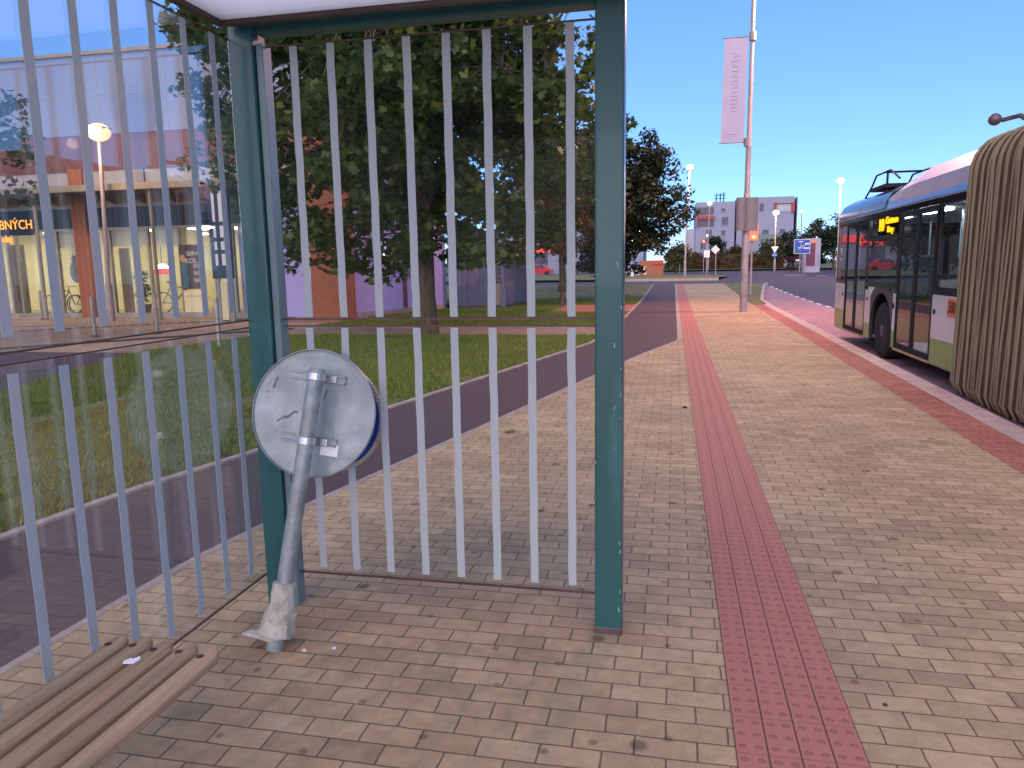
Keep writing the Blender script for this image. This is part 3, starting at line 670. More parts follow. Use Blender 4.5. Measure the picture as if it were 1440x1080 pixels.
# concrete lump still clinging to the foot
side = ax.cross(Vector((0, -1, 0))).normalized(); 
def ring(p, r, n=18, jit=.0, seed=0):
    q = []; u = ax.orthogonal().normalized(); w = ax.cross(u)
    for j in range(n):
        a = 2 * math.pi * j / n; rr = r * (1 + jit * noise.noise(Vector((math.cos(a) * 1.5 + seed, math.sin(a) * 1.5, seed * .7)))); q.append(p + (u * math.cos(a) + w * math.sin(a)) * rr)
    return q
prof = [(.062, .074, .15), (.068, .074, .2), (.11, .066, .3), (.15, .060, .35), (.185, .051, .25), (.22, .046, .12), (.268, .0455, .06), (.272, .036, .05)]
vs = []; n = 18
for i, (zz, r, j) in enumerate(prof): vs += ring(along(zz), r, n, j * 1.2, i * .45)
fs = [(i * n + j, i * n + (j + 1) % n, (i + 1) * n + (j + 1) % n, (i + 1) * n + j) for i in range(len(prof) - 1) for j in range(n)] + [tuple(range(n - 1, -1, -1)), tuple(range((len(prof) - 1) * n, len(prof) * n))]
lump = MB().add(vs, fs).build('concrete_lump', M['mortar'], sign, smooth=True, auto=35)
q = along(.062); fl = [(-.155, -.012), (-.13, .018), (-.06, .05), (.02, .05), (.06, .02), (.0, -.05), (-.07, -.03)]
MB().prism(fl, .050, .066, 'z', M=TR(q.x, q.y - .005, 0)).build('flake', M['mortar'], lump, bevel=.006)
# disc: normal leans with the pole
ctr = onY(441, 581, 2.905); dn = Vector((.03, -1, .0)); dn = (dn - ax * dn.dot(ax)).normalized(); u = ax.cross(dn).normalized()
Mx = Matrix(((u.x, ax.x, dn.x, ctr.x), (u.y, ax.y, dn.y, ctr.y), (u.z, ax.z, dn.z, ctr.z), (0, 0, 0, 1)))
RAD = .277
disc = MB().lathe((0, 0, 0), [(RAD - .004, -.010), (RAD, -.009), (RAD + .001, .0), (RAD, .012), (RAD - .003, .0125), (RAD - .006, .003), (RAD - .016, .0), (.0005, .0005)], 72, M=Mx).build('sign_disc', M['galv'], sign, smooth=True, auto=30)
MB().lathe((0, 0, 0), [(RAD - .02, -.0125), (RAD - .02, -.0105), (.001, -.0104), (.0005, -.0125)], 48, M=Mx).build('sign_face', M['signblue'], disc)
for k in (.155, -.115):
    rail = MB().box(-.125, .125, k - .017, k - .011, .003, .018, M=Mx).box(-.125, .125, k + .011, k + .017, .003, .018, M=Mx).box(-.125, .125, k - .011, k + .011, .002, .006, M=Mx).build('rail', M['galv'], disc, bevel=.001, seg=1)
    pc_ = (ctr + ax * k); near = P0 + ax * ((pc_ - P0).dot(ax))
    cl = MB().tube([near - ax * .016, near + ax * .016], .0375, 24)
    off = u * ((near - pc_).dot(u))
    lx = (near - pc_).dot(u)
    for sg in (-1, 1): cl.box(lx + sg * .052 - .016, lx + sg * .052 + .016, k - .015, k + .015, .004, .03, M=Mx); cl.box(lx + sg * .055 - .006, lx + sg * .055 + .006, k - .007, k + .007, .03, .04, M=Mx)
    cl.build('clamp', M['steel'], disc, bevel=.002, seg=1)
MB().box(.055, .135, -.172, -.122, .002, .0032, M=Mx).build('sticker', M['paper'], disc, bevel=.0008, seg=1)
gr = MB()
for (x0, y0, pts) in ((-.16, -.06, [(0, 0), (.03, .022), (.045, .02), (.075, .05), (.09, .05), (.088, .06), (.07, .058), (.045, .034), (.03, .032), (-.004, .006)]), (-.205, .085, [(0, 0), (.012, -.002), (.016, .03), (.022, .05), (.014, .05), (.006, .02)]), (-.225, .06, [(0, 0), (.008, .002), (.008, .01), (0, .008)]), (.035, .05, [(0, 0), (.008, .03), (.012, .06), (.007, .06), (.0, .03)])):
    gr.prism([(x0 + a, y0 + c) for a, c in pts], .0013, .0022, 'z', M=Mx)
gr.each('scrawl', mat('faded_marker', (.17, .20, .21), .6, 0, .2, 30), disc)
# solid blue plate behind the glass stands in for the sign's reflection, bracket added
blue = empty('sign_reflection_plate', (-1.62, SY + .06, .9)); tag(blue, 'reflection of the round sign face in the pane, built as a solid plate', 'road sign')
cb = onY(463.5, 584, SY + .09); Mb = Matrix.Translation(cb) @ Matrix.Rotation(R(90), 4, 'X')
MB().lathe((0, 0, 0), [(.001, -.004), (.252, -.004), (.252, .004), (.001, .004)], 64, M=Mb).build('sign_face', M['signblue'], blue)  # blue face of the plate that plays the reflection
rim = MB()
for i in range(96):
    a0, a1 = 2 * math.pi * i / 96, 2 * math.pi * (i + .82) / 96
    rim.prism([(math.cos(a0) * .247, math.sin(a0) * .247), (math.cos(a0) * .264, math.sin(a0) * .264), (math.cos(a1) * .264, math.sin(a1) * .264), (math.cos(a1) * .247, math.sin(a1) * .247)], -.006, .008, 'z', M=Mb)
rim.build('rim', M['cream'], blue)  # pale rim of the plate that plays the reflection
MB().box(-1.79, cb.x, SY + .056, SY + .083, .93, .96).each('bracket', M['galv'], blue)  # added support for the plate that plays the reflection

# ------------------------------------------------------------------ articulated bus
KX = 3.5; RZ = -.15
bus = empty('articulated_bus', (KX, 14, RZ)); tag(bus, 'white and green articulated trolleybus standing at the kerb with lit interior', 'bus')
def side(name, polys, m, x0=KX, x1=KX + .05, par=bus, bevel=0):
    b = MB()
    for p in polys: b.prism(p, x0, x1, 'x')
    return b.each(name, m, par, bevel=bevel)
def rect(a, b_, z0, z1): return [(a, z0), (b_, z0), (b_, z1), (a, z1)]
WS, WR = 13.95, .56
arch = [(WS + (WR + .13) * math.cos(R(a)), .36 + (WR + .06) * math.sin(R(a))) for a in range(180, -1, -12)]
arch_pts = [(WS - .69, .12)] + arch + [(WS + .69, .12)]
def archpoly(a, b_, z0, z1):     # panel with the wheel arch cut out (clockwise from lower left)
    return [(a, z0)] + [(p[0], max(z0, p[1])) for p in arch_pts[1:-1]] + [(b_, z0), (b_, z1), (a, z1)]
side('white_panel', [rect(10.25, 11.34, .46, 1.06), rect(16.86, 17.7, .52, 1.06), rect(13.12, 13.24, .40, 1.0), rect(14.66, 15.08, .4, 1.0)], M['buswhite'], bevel=.004)
side('skirt', [rect(10.25, 11.34, .10, .458), rect(16.86, 17.7, .10, .518), rect(13.12, 13.24, .12, .398), rect(14.66, 15.08, .12, .398)], M['busgreen'], KX + .002, bevel=.004)
side('wheel_surround', [[(WS - .70, .12)] + [(p[0], p[1]) for p in arch] + [(WS + .70, .12), (WS + .71, .9), (WS + .45, 1.06), (WS - .45, 1.06), (WS - .71, .9)]], mat('arch_plastic', (.045, .038, .045), .5, 0, .2, 8), KX - .004, KX + .046)
side('belt', [rect(10.25, 11.34, 1.062, 1.14), rect(13.12, 15.08, 1.062, 1.16), rect(16.86, 17.7, 1.062, 1.14)], M['black'], KX + .004)
side('header', [rect(10.25, 17.7, 2.28, 2.36)], M['black'], KX + .003)
side('header_line', [rect(10.25, 17.7, 2.36, 2.375)], M['steel'], KX - .004)
pil = [rect(a - w / 2, a + w / 2, 1.14, 2.28) for a, w in ((10.31, .12), (11.3, .10), (13.16, .09), (15.06, .09), (16.9, .09), (17.66, .09))]
side('pillar', pil, M['black'], KX + .006)
for a, b_ in ((10.37, 11.25), (13.205, 15.015), (16.945, 17.615)):
    o = side('side_window', [rect(a, b_, 1.14, 2.28)], M['busglass'], KX + .012, KX + .018)
    side('window_frame', [rect(a, b_, 1.14, 1.165), rect(a, b_, 2.255, 2.28)], M['dark'], KX + .008, KX + .030, o)
for a, b_ in ((11.36, 13.10), (15.10, 16.84)):
    for c, d in ((a, (a + b_) / 2 - .005), ((a + b_) / 2 + .005, b_)):
        door = side('door', [rect(c, c + .055, .14, 2.27), rect(d - .055, d, .14, 2.27), rect(c + .055, d - .055, .14, .22), rect(c + .055, d - .055, 2.19, 2.27)], M['dark'], KX + .004, KX + .045)
        side('door_glass', [rect(c + .055, d - .055, .22, 2.19)], M['busglass'], KX + .018, KX + .024, door)
        MB().tube([(KX + .075, c + .09, .35), (KX + .075, c + .09, 1.95)], .016, 8).build('handrail', M['steel'], door, smooth=True)
        MB().box(KX + .055, KX + .085, c + .07, c + .26, 1.0, 1.04).build('door_handle', M['yellow'], door)
    side('threshold', [rect(a, b_, .10, .135)], M['threshold'], KX - .006, KX + .05)
# roof: cove with dark glossy panels, raised shroud towards the bellows
cove = [(KX, 2.38), (KX + .03, 2.50), (KX + .12, 2.62), (KX + .30, 2.69), (KX + 2.2, 2.69), (KX + 2.38, 2.62), (KX + 2.47, 2.5), (KX + 2.5, 2.38)]
MB().prism(cove, 10.25, 17.72, 'y').build('roof', M['busnavy'], bus, smooth=True, auto=50)
b = MB()
for k, y in enumerate((14.05, 15.9)):
    e = 15.88 if k == 0 else 17.70
    sec = [(KX - .006, 2.40), (KX + .02, 2.52), (KX + .10, 2.66), (KX + .28, 2.77), (KX + .9, 2.80), (KX + .9, 2.70), (KX + .3, 2.695)]
    b.prism(sec, y, e, 'y')
b.each('cove_panel', M['black'], bus, smooth=True, auto=50)
vs = []
for (y, k) in ((9.95, 1.0), (12.6, .97), (13.6, .75), (14.3, .25), (14.9, .05)):
    top = 2.46 + .50 * k; vs += [(KX + .02 + .02 * (1 - k), y, 2.46), (KX + .05, y, 2.46 + .22 * k), (KX + .26 , y, top - .05 * k), (KX + .6, y, top + .02), (KX + 1.9, y, top + .02), (KX + 2.24, y, top - .05 * k), (KX + 2.45, y, 2.46 + .22 * k), (KX + 2.48, y, 2.46)]
n = 8; k = 5
fs = [(i * n + j, i * n + j + 1, (i + 1) * n + j + 1, (i + 1) * n + j) for i in range(k - 1) for j in range(n - 1)] + [tuple(range(n)), tuple(range((k - 1) * n, k * n))[::-1]] + [(i * n, (i + 1) * n, (i + 1) * n + n - 1, i * n + n - 1) for i in range(k - 1)]
MB().add(vs, fs).build('roof_shroud', M['busroof'], bus, smooth=True, auto=30)
# current-collector gear
b = MB()
yc = 15.6
for dx in (.35, 1.0):
    b.tube([(KX + dx, 17.2, 2.72), (KX + dx, 16.5, 2.98), (KX + dx, 16.2, 3.16), (KX + dx, 15.2, 3.16), (KX + dx, 14.6, 2.95)], .018, 6)
b.tube([(KX + .35, 15.6, 3.16), (KX + 1.0, 15.6, 3.16)], .02, 6); b.box(KX + .3, KX + 1.1, 15.3, 16.4, 2.86, 2.93); b.tube([(KX + .35, 15.4, 2.7), (KX + .35, 15.4, 3.16)], .02, 6)
b.tube([(KX + .8, 14.7, 2.90), (KX + .7, 11.0, 3.06)], .03, 6)
b.build('collector_frame', M['dark'], bus, smooth=True)
lampb = onX(1399, 168, KX + .35)
b = MB().sphere(lampb, .075, 8).tube([lampb + Vector((.06, -.05, -.02)), lampb + Vector((.2, -.2, -.0)), lampb + Vector((.3, -.35, -.12))], .03, 8)
b.build('roof_vent', M['rim'], bus, smooth=True)
# interior
b = MB().box(KX + .07, KX + 2.44, 10.3, 17.6, .16, .20).box(KX + .07, KX + 2.44, 10.3, 17.6, 2.30, 2.34)
b.box(KX + 2.42, KX + 2.5, 10.25, 17.7, .1, 1.05).box(KX + 2.42, KX + 2.5, 10.25, 17.7, 2.05, 2.4)
for a in (10.3, 11.9, 13.5, 15.1, 16.7, 17.6): b.box(KX + 2.42, KX + 2.5, a, a + .08, 1.05, 2.05)
MB().box(KX + .34, KX + .75, WS - .70, WS + .70, .1, 1.02).box(KX + .048, KX + .34, WS + .692, WS + .72, .12, 1.0).box(KX + .048, KX + .34, WS - .72, WS - .692, .12, 1.0).box(KX + .048, KX + .34, WS - .72, WS + .72, 1.0, 1.02).build('wheel_well', M['dark'], bus)
b.build('interior_shell', M['busin'], bus)
for y in (11.0, 13.0, 15.0): MB().box(KX + .45, KX + .55, y - .55, y + .55, 2.26, 2.295).box(KX + 1.9, KX + 2.0, y - .55, y + .55, 2.26, 2.295).each('light_tube', M['tube'], bus)
def busseat(x, y, z=.2):
    b = MB().box(x, x + .42, y, y + .40, z + .38, z + .45).box(x, x + .42, y - .06, y, z + .40, z + 1.05).box(x + .17, x + .25, y + .1, y + .3, z, z + .38)
    o = b.build('seat', M['seat'], bus, bevel=.02); return o
for y in (10.6, 13.2, 14.0, 14.7): busseat(KX + .15, y, .55 if y > 13 else .3)
for y in (11.2, 12.0, 12.8, 13.6, 14.4, 15.2, 16.0): busseat(KX + 1.9, y)
b = MB()
for (x, y) in ((.9, 11.3), (.9, 13.1), (.9, 15.2), (1.6, 12.2), (1.6, 14.2), (1.5, 16.6)): b.tube([(KX + x, y, .2), (KX + x, y, 2.3)], .018, 8)
b.each('grab_pole', M['steel'], bus, smooth=True)
disp = MB().box(KX + .0202, KX + .10, 13.22, 14.5, 1.96, 2.275).build('route_display', M['black'], bus)
text('10', .30, TR(KX + .005, 14.25, 2.12) @ SIDE @ Matrix.Diagonal((1.1, 1, 1, 1)), M['led'], 'display_text', disp, .008)
text('Centrum', .17, TR(KX + .005, 13.62, 2.19) @ SIDE @ Matrix.Diagonal((1.1, 1, 1, 1)), M['led'], 'display_text', disp, .008)
text('Bory', .15, TR(KX + .005, 13.68, 2.04) @ SIDE @ Matrix.Diagonal((1.1, 1, 1, 1)), M['led'], 'display_text', disp, .008)
# wheel
whl = MB().lathe((0, 0, 0), [(.30, -.02), (.36, -.035), (.44, -.03), (.48, 0), (.485, .06), (.48, .24), (.44, .27), (.3, .27)], 40, M=TR(KX + .06, WS, RZ + .485) @ Matrix.Rotation(R(90), 4, 'Y')).build('wheel', M['tyre'], bus, smooth=True)
MB().lathe((0, 0, 0), [(.30, -.01), (.27, .02), (.22, .06), (.13, .05), (.11, -.02), (.02, -.03)], 32, M=TR(KX + .06, WS, RZ + .485) @ Matrix.Rotation(R(90), 4, 'Y')).build('rim', M['rim'], whl, smooth=True)
# underbody and far end
MB().box(KX + .3, KX + 2.4, 10.4, 13.2, -.02, .16).box(KX + .45, KX + 2.4, 13.2, 14.7, -.02, .16).box(KX + .3, KX + 2.4, 14.7, 17.5, -.02, .16).each('underbody', M['dark'], bus)
b = MB().box(KX + .02, KX + 2.48, 17.7, 17.78, .12, 1.1); b.build('end_wall', M['buswhite'], bus, bevel=.02)
MB().box(KX + .1, KX + 2.4, 17.68, 17.72, 1.1, 2.3).build('end_window', M['black'], bus)
plate = MB().box(KX - .006, KX + .002, 10.40, 10.72, .80, 1.03).build('number_plate', M['orange'], bus)
text('588', .21, TR(KX - .008, 10.56, .915) @ SIDE @ Matrix.Diagonal((.82, 1, 1, 1)), M['dark'], 'plate_text', plate, .001)
b = MB()
for (y, z, r) in ((11.22, .83, .035), (13.18, .80, .045), (16.95, .84, .035), (14.9, .84, .03)): b.tube([(KX - .012, y, z), (KX + .01, y, z)], r, 14)
b.each('door_button', M['dark'], bus)
b = MB().box(KX - .01, KX + .002, 10.33, 10.40, .15, .24); b.build('reflector', M['paper'], bus); MB().box(KX - .01, KX + .002, 10.62, 10.70, .17, .21).build('side_marker', M['orange'], bus)
MB().sphere((KX + .9, 10.75, 1.28), .14, 8, sc=(.5, 1, .5)).build('interior_lamp', M['signal'], bus, smooth=True)
# bellows: rounded hoop profile, folded
def hoop(y, g):
    x0, x1, z0, z1, r = KX - .05 - g, KX + 2.55 + g, -.07 - g * .5, 2.93 + g, .42
    pts = [(x0 + .06, y, z0), (x0, y, z0 + .12)] + [(x0 + .03 * i / 5, y, z0 + .12 + (z1 - r - z0 - .12) * i / 5) for i in range(1, 6)]
    pts += [(x0 + .03 + (r - r * math.cos(R(a))) * .75, y, z1 - r + r * math.sin(R(a))) for a in (15, 30, 45, 60, 75, 90)]
    mir = [(x0 + x1 - p[0], p[1], p[2]) for p in pts[::-1]]; return pts + mir
rows = []; mi = []; NP = 30; Yb0, Yb1 = 10.26, 7.5; step = (Yb0 - Yb1) / NP
for i in range(NP):
    for (k, g_) in ((0.0, -.045), (.10, -.06), (.34, .022), (.52, .034), (.72, .020)):
        y = Yb0 - (i + k) * step; sag = .04 * math.sin(math.pi * i / NP); wob = .010 * math.sin(i * 2.7)
        rows.append([(p[0] + .006 * math.sin(p[2] * 3 + i * 1.9), p[1] + .014 * math.sin(p[2] * 2.1 + i * .9), p[2] - (sag if p[2] < .3 else 0)) for p in hoop(y, g_ + wob)])
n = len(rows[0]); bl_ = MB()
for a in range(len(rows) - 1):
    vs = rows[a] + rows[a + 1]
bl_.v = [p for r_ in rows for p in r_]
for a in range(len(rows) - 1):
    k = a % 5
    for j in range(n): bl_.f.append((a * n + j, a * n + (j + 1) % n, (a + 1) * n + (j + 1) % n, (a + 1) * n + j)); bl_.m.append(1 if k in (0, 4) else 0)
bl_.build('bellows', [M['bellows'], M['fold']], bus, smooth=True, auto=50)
hp = hoop(10.27, -.055); hq = hoop(10.31, -.055); hr = hoop(10.26, -.06)
n = len(hp); MB().add(hp + hq, [(j, (j + 1) % n, n + (j + 1) % n, n + j) for j in range(n)]).build('bellows_frame', M['dark'], bus)
# front section beyond the bellows (mostly outside the picture)
side('white_panel', [rect(2.2, 7.45, .46, 1.06)], M['buswhite'], bevel=.004); side('skirt', [rect(2.2, 7.45, .10, .458)], M['busgreen'], KX + .002)
side('belt', [rect(2.2, 7.45, 1.062, 1.14)], M['black'], KX + .004); side('header', [rect(2.2, 7.45, 2.28, 2.36)], M['black'], KX + .003)
side('pillar', [rect(a, a + .1, 1.14, 2.28) for a in (2.2, 3.9, 5.6, 7.35)], M['black'], KX + .006)
for a, b_ in ((2.3, 3.9), (4.0, 5.6), (5.7, 7.35)): side('side_window', [rect(a, b_, 1.14, 2.28)], M['busglass'], KX + .012, KX + .018)
MB().prism(cove, 2.2, 7.45, 'y').build('roof', M['busroof'], bus, smooth=True, auto=50)
MB().box(KX + .07, KX + 2.44, 2.3, 7.45, .16, .20).box(KX + 2.42, KX + 2.5, 2.2, 7.45, .1, 1.05).box(KX + 2.42, KX + 2.5, 2.2, 7.45, 2.05, 2.4).box(KX + .02, KX + 2.48, 2.14, 2.2, .1, 2.4).build('interior_shell', M['busin'], bus)
for y in (4, 6): busseat(KX + 1.9, y); busseat(KX + .15, y)
MB().box(KX + .3, KX + 2.4, 2.3, 7.4, -.02, .16).each('underbody', M['dark'], bus)
w2 = copy_tree(whl, bus); w2.location.y -= 9.3

# ------------------------------------------------------------------ banner pole with sign backs
bp = gnd(1045, 24.5); ptopv = onY(1062, 0, 24.5)
pole = empty('banner_pole', (bp.x, bp.y, 0)); tag(pole, 'tall grey lamp pole carrying a lilac banner and curved sign backs', 'lamp pole')
dxy = Vector(((ptopv.x - bp.x) / ptopv.z, 0, 0)) * .35
def pz(z): return Vector((bp.x + dxy.x * z, bp.y, z))
MB().tube([pz(-.05), pz(.02), pz(3.6), pz(3.62), pz(5.0)], [.125, .115, .10, .085, .082], 18).tube([pz(5.0), pz(5.02), pz(9.6)], [.082, .07, .055], 16).build('pole', M['polemat'], pole, smooth=True)
MB().box(bp.x - .09, bp.x + .09, bp.y - .118, bp.y - .08, .5, .95).build('access_door', M['polemat'], pole, bevel=.004)
s = 24.5 / 1050.0 * 1.0
def pxz(px, py): q = onY(px, py, bp.y); return q
a0, a1, a2, a3 = pxz(1019, 54), pxz(1052, 52), pxz(1046, 201), pxz(1013, 202)
bb = MB(); n = 12; vs = []
for i in range(n + 1):
    k = i / n; l = a0.lerp(a3, k); r = a1.lerp(a2, k); w = .006 * math.sin(k * 5)
    vs += [l + Vector((0, w, 0)), r + Vector((0, w * .3, 0)), l + Vector((0, w + .006, 0)), r + Vector((0, w * .3 + .006, 0))]
fs = []
for i in range(n):
    o = i * 4; fs += [(o, o + 1, o + 5, o + 4), (o + 2, o + 6, o + 7, o + 3), (o, o + 4, o + 6, o + 2), (o + 1, o + 3, o + 7, o + 5)]
ban = bb.add(vs, fs).build('banner', M['banner'], pole, smooth=True)
mid = (a0 + a1 + a2 + a3) / 4; hgt = (a0 - a3).length
tilt = math.atan2((a1 - a2).x, (a1 - a2).z)
text('vrusemun', .44, Matrix.Translation(mid + Vector((-.02, -.009, .25))) @ Matrix.Rotation(tilt, 4, 'Y') @ FRONT @ Matrix.Rotation(R(-90), 4, 'Z') @ Matrix.Diagonal((1, -1, 1, 1)), M['bannerink'], 'banner_text', ban, .002)
text('←', .5, Matrix.Translation(mid + Vector((-.08, -.009, -1.25))) @ FRONT, M['bannerink'], 'banner_mark', ban, .002)
for p, q in ((a0, pxz(1057, 51)), (a3, pxz(1049, 200))): MB().tube([p + Vector((-.05, 0, 0)), q + Vector((.06, 0, 0))], .014, 8).tube([q + Vector((.03, 0, -.12)), q + Vector((.03, 0, .12))], .10, 12).build('banner_arm', M['polemat'], pole, smooth=True)
# two curved sign backs
for (x0, x1, yy) in ((1035, 1050, -.16), (1047, 1066, -.19)):
    l = onY(x0, 300, bp.y + yy); r = onY(x1, 300, bp.y + yy); zt, zb = onY(x0, 278, bp.y + yy).z, onY(x0, 325, bp.y + yy).z
    cx = (l.x + r.x) / 2; hw = (r.x - l.x) / 2
    arc = [(cx + hw * math.sin(R(a)) / math.sin(R(60)), bp.y + yy - .11 * math.cos(R(a)) + .05) for a in range(-60, 61, 10)]
    poly = arc + [(p[0] * 1 - (p[0] - cx) * .03, p[1] + .006) for p in arc[::-1]]
    MB().prism(poly, zb, zt, 'z').build('sign_back', mat('sign_back_grey', (.24, .19, .20), .5, .2, .12, 4), pole, smooth=True, auto=50)
hd = pz(9.6); head = MB().tube([hd + Vector((0, 0, -.05)), hd + Vector((.3, 0, .25)), hd + Vector((1.4, 0, .45))], [.05, .045, .04], 10).box(hd.x + 1.2, hd.x + 1.9, hd.y - .15, hd.y + .15, .40 + hd.z, .53 + hd.z).build('lamp_head', M['polemat'], pole, bevel=.01)  # lamp head out of view, added lit to warm the platform
MB().box(hd.x + 1.25, hd.x + 1.85, hd.y - .12, hd.y + .12, .385 + hd.z, .399 + hd.z).build('lens', M['lampglow'], head)  # lit lens of the added lamp head, out of view
# coral box and thin post behind
op = gnd(1055, 36); cbx = empty('coral_sign_post', (op.x, op.y, op.z)); tag(cbx, 'thin post with a coral coloured sign box behind the banner pole', 'sign post')
t0 = onY(1054, 338, 36); MB().tube([(op.x, op.y, op.z - .05), (op.x, op.y, t0.z)], .05, 10).build('post', M['polemat'], cbx, smooth=True)
c0, c1 = onY(1053, 339, 36), onY(1067, 314, 36); cbo = MB().box(c0.x, c1.x, 35.85, 36.1, c0.z, c1.z).build('sign_box', M['coral'], cbx, bevel=.02)
MB().box(c0.x + .1, c0.x + .3, 35.83, 35.85, c0.z + .1, c0.z + .25).build('lamp', M['signal'], cbo)

# ------------------------------------------------------------------ street lamps
LIGHTS = []
def lamp(px, py, y, label, base_px=None, r=.06, hs=.22, glow='farhalo', power=0, arm=.5):
    top = onY(px, py, y); g_ = gnd(base_px if base_px else px, y)
    t = empty('street_lamp', (top.x - arm * 0, y, g_.z)); tag(t, label, 'street lamp', 'lit street lamps')
    bx = g_.x if base_px else top.x
    MB().tube([(bx, y, g_.z - .1), (bx, y, g_.z + 1.2), (bx, y, g_.z + 1.25), (bx + (top.x - bx) * .95, y, top.z - .15), (top.x, y, top.z + .05)], [r * 1.5, r * 1.4, r, r * .8, r * .6], 10).build('pole', M['polemat'], t, smooth=True)
    hd = MB().box(top.x - hs * .9, top.x + hs * .9, y - hs * .6, y + hs * .6, top.z + .06, top.z + .14).build('lamp_head', M['polemat'], t, bevel=.02)
    MB().sphere((top.x, y, top.z), hs * 1.02, 8, sc=(1, 1, .8)).build('lens', M[glow], hd, smooth=True)  # amber bowl stands in for the glare halo around the bulb
    MB().sphere((top.x, y - hs * .72, top.z - hs * .05), hs * .72, 8, sc=(1, .6, .82)).build('bulb', M['lampcore'], hd, smooth=True)
    if power: LIGHTS.append((Vector((top.x, y - 1.1, top.z - .5)), power * .22))
    return t
lamp(970, 235, 61, 'tall street lamp on the lawn edge right of the dark tree, lit', 963, .07, .26, power=2500)
lamp(998, 286, 96, 'lit street lamp in front of the left end of the apartment block', 994, .08, .33)
lamp(1091, 299, 92, 'lit street lamp before the roundabout hedge, in front of block\'s right half', 1089, .08, .38, power=2500)
lamp(1182, 254, 60, 'lit street lamp rising beside the far end of the bus', 1177, .07, .27, power=2500)
lamp(1127, 297, 140, 'small lit lamp just right of the apartment block', 1127, .09, .22, glow='whiteglow')
lamp(995, 331, 108, 'low small lamp left of the white diamond sign', 996, .05, .16, glow='whiteglow')
lamp(139, 186, 21.0, 'bright street lamp standing in front of the bicycle shop', 158, .075, .34, glow='lampglow', power=600)

# ------------------------------------------------------------------ bicycle shop building
FY = 22.9
shop = empty('bicycle_shop', (-16, FY, 0)); tag(shop, 'two-storey shop building with lit cream windows, canopy and brick band', 'building')
XL, XR = -36., -11.35
def fx(px, py=400, y=FY): return onY(px, py, y).x
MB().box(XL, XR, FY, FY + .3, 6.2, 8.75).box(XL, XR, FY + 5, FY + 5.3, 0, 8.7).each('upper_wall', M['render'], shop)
jn = MB()
for k in range(9): jn.box(XL + 2.6 * k + 1.3, XL + 2.6 * k + 1.33, FY - .012, FY + .02, 6.21, 8.74)
jn.box(XL, XR, FY - .012, FY + .02, 7.45, 7.475); jn.build('panel_joints', M['alu'], shop)
MB().box(XL - .1, XR + .05, FY - .1, FY + 5.4, 8.75, 8.87).build('roof', M['alu'], shop)
MB().box(XL, XR, FY + .02, FY + .3, 5.02, 6.2).build('brick_band', M['maroon'], shop)
b = MB(); 
for k in range(12): b.box(XL + k * 2.05 + .03, XL + k * 2.05 + 2.02, FY - .02, FY + .25, 4.38, 5.0)
b.each('white_band', M['band'], shop, bevel=.008)
MB().box(XL, XR, FY - .05, FY + .28, 5.0, 5.06).build('band_sill', M['maroon'], shop)
pr_ = MB()
pillars = [fx(124), fx(124) - 9.3]
for x in pillars: pr_.box(x - .28, x + .28, FY - .12, FY + .4, 0, 5.08)
pr_.each('brick_pillar', M['brick'], shop)
# canopy with struts
cn = MB().box(XL, XR + .3, FY - 1.5, FY - .03, 4.22, 4.28).box(XL, XR + .3, FY - 1.56, FY - 1.48, 4.16, 4.36)
cn = cn.build('canopy', M['canopy'], shop); cc = MB(); k = XL
while k < XR: cc.prism([(FY - 1.45, 4.2), (FY - .05, 4.2), (FY - .05, 3.85)], k, k + .06, 'x'); k += 1.15
cc.each('bracket', M['canopy'], cn)
cd = MB()
for px in (61, 222): x = fx(px, 400, FY - 1.4); cd.tube([(x, FY - 1.4, 0), (x, FY - 1.4, 4.2)], .055, 10)
cd.each('canopy_post', M['canopy'], cn, smooth=True)
MB().box(XL, XR, FY + .05, FY + .2, 3.78, 4.22).box(XL, XR, FY + .06, FY + .16, 3.02, 3.10).box(XL, XR, FY, FY + .3, 0, .14).each('fascia_frame', M['alu'], shop)
MB().box(XL, XR, FY + .08, FY + .12, 3.10, 3.78).build('transom_glass', M['black'], shop)
mul = MB()
for px in (14, 28, 57, 84, 118, 158, 212, 255, 282, 304, 330): x = fx(px); mul.box(x - .04, x + .04, FY + .04, FY + .16, .14, 3.02)
mul.each('mullion', M['alu'], shop)
MB().box(XL, XR, FY + .095, FY + .105, .14, 3.02).build('shop_window', M['shopglass'], shop)
MB().box(XL, XR, FY + 3.2, FY + 3.3, 0, 3.1).box(XR - .1, XR, FY + .2, FY + 3.2, 0, 3.1).build('back_wall', M['shopwall'], shop)
MB().box(XL, XR, FY + .3, FY + 3.2, .02, .10).build('floor', M['shopfloor'], shop); MB().box(XL, XR, FY + .15, FY + 3.3, 3.06, 3.12).build('ceiling', M['white'], shop)
for k in range(8): MB().box(XL + 1.2 + k * 3, XL + 2.9 + k * 3, FY + 1.0, FY + 1.7, 3.02, 3.055).build('ceiling_light', M['shoplight'], shop)
pn = MB()
for (p0, p1, z0, z1, dy) in ((8, 27, .12, 2.6, .35), (157, 171, .12, 2.4, .5)): pn.box(fx(p0), fx(p1), FY + dy, FY + dy + .05, z0, z1)
pn.each('tan_screen', M['tan'], shop)
blind = MB()
for (p0, p1) in ((66, 115), (152, 210), (214, 262)): blind.box(fx(p0), fx(p1), FY + .25, FY + .27, 2.45, 3.02)
blind.each('roller_blind', M['shopwall'], shop)
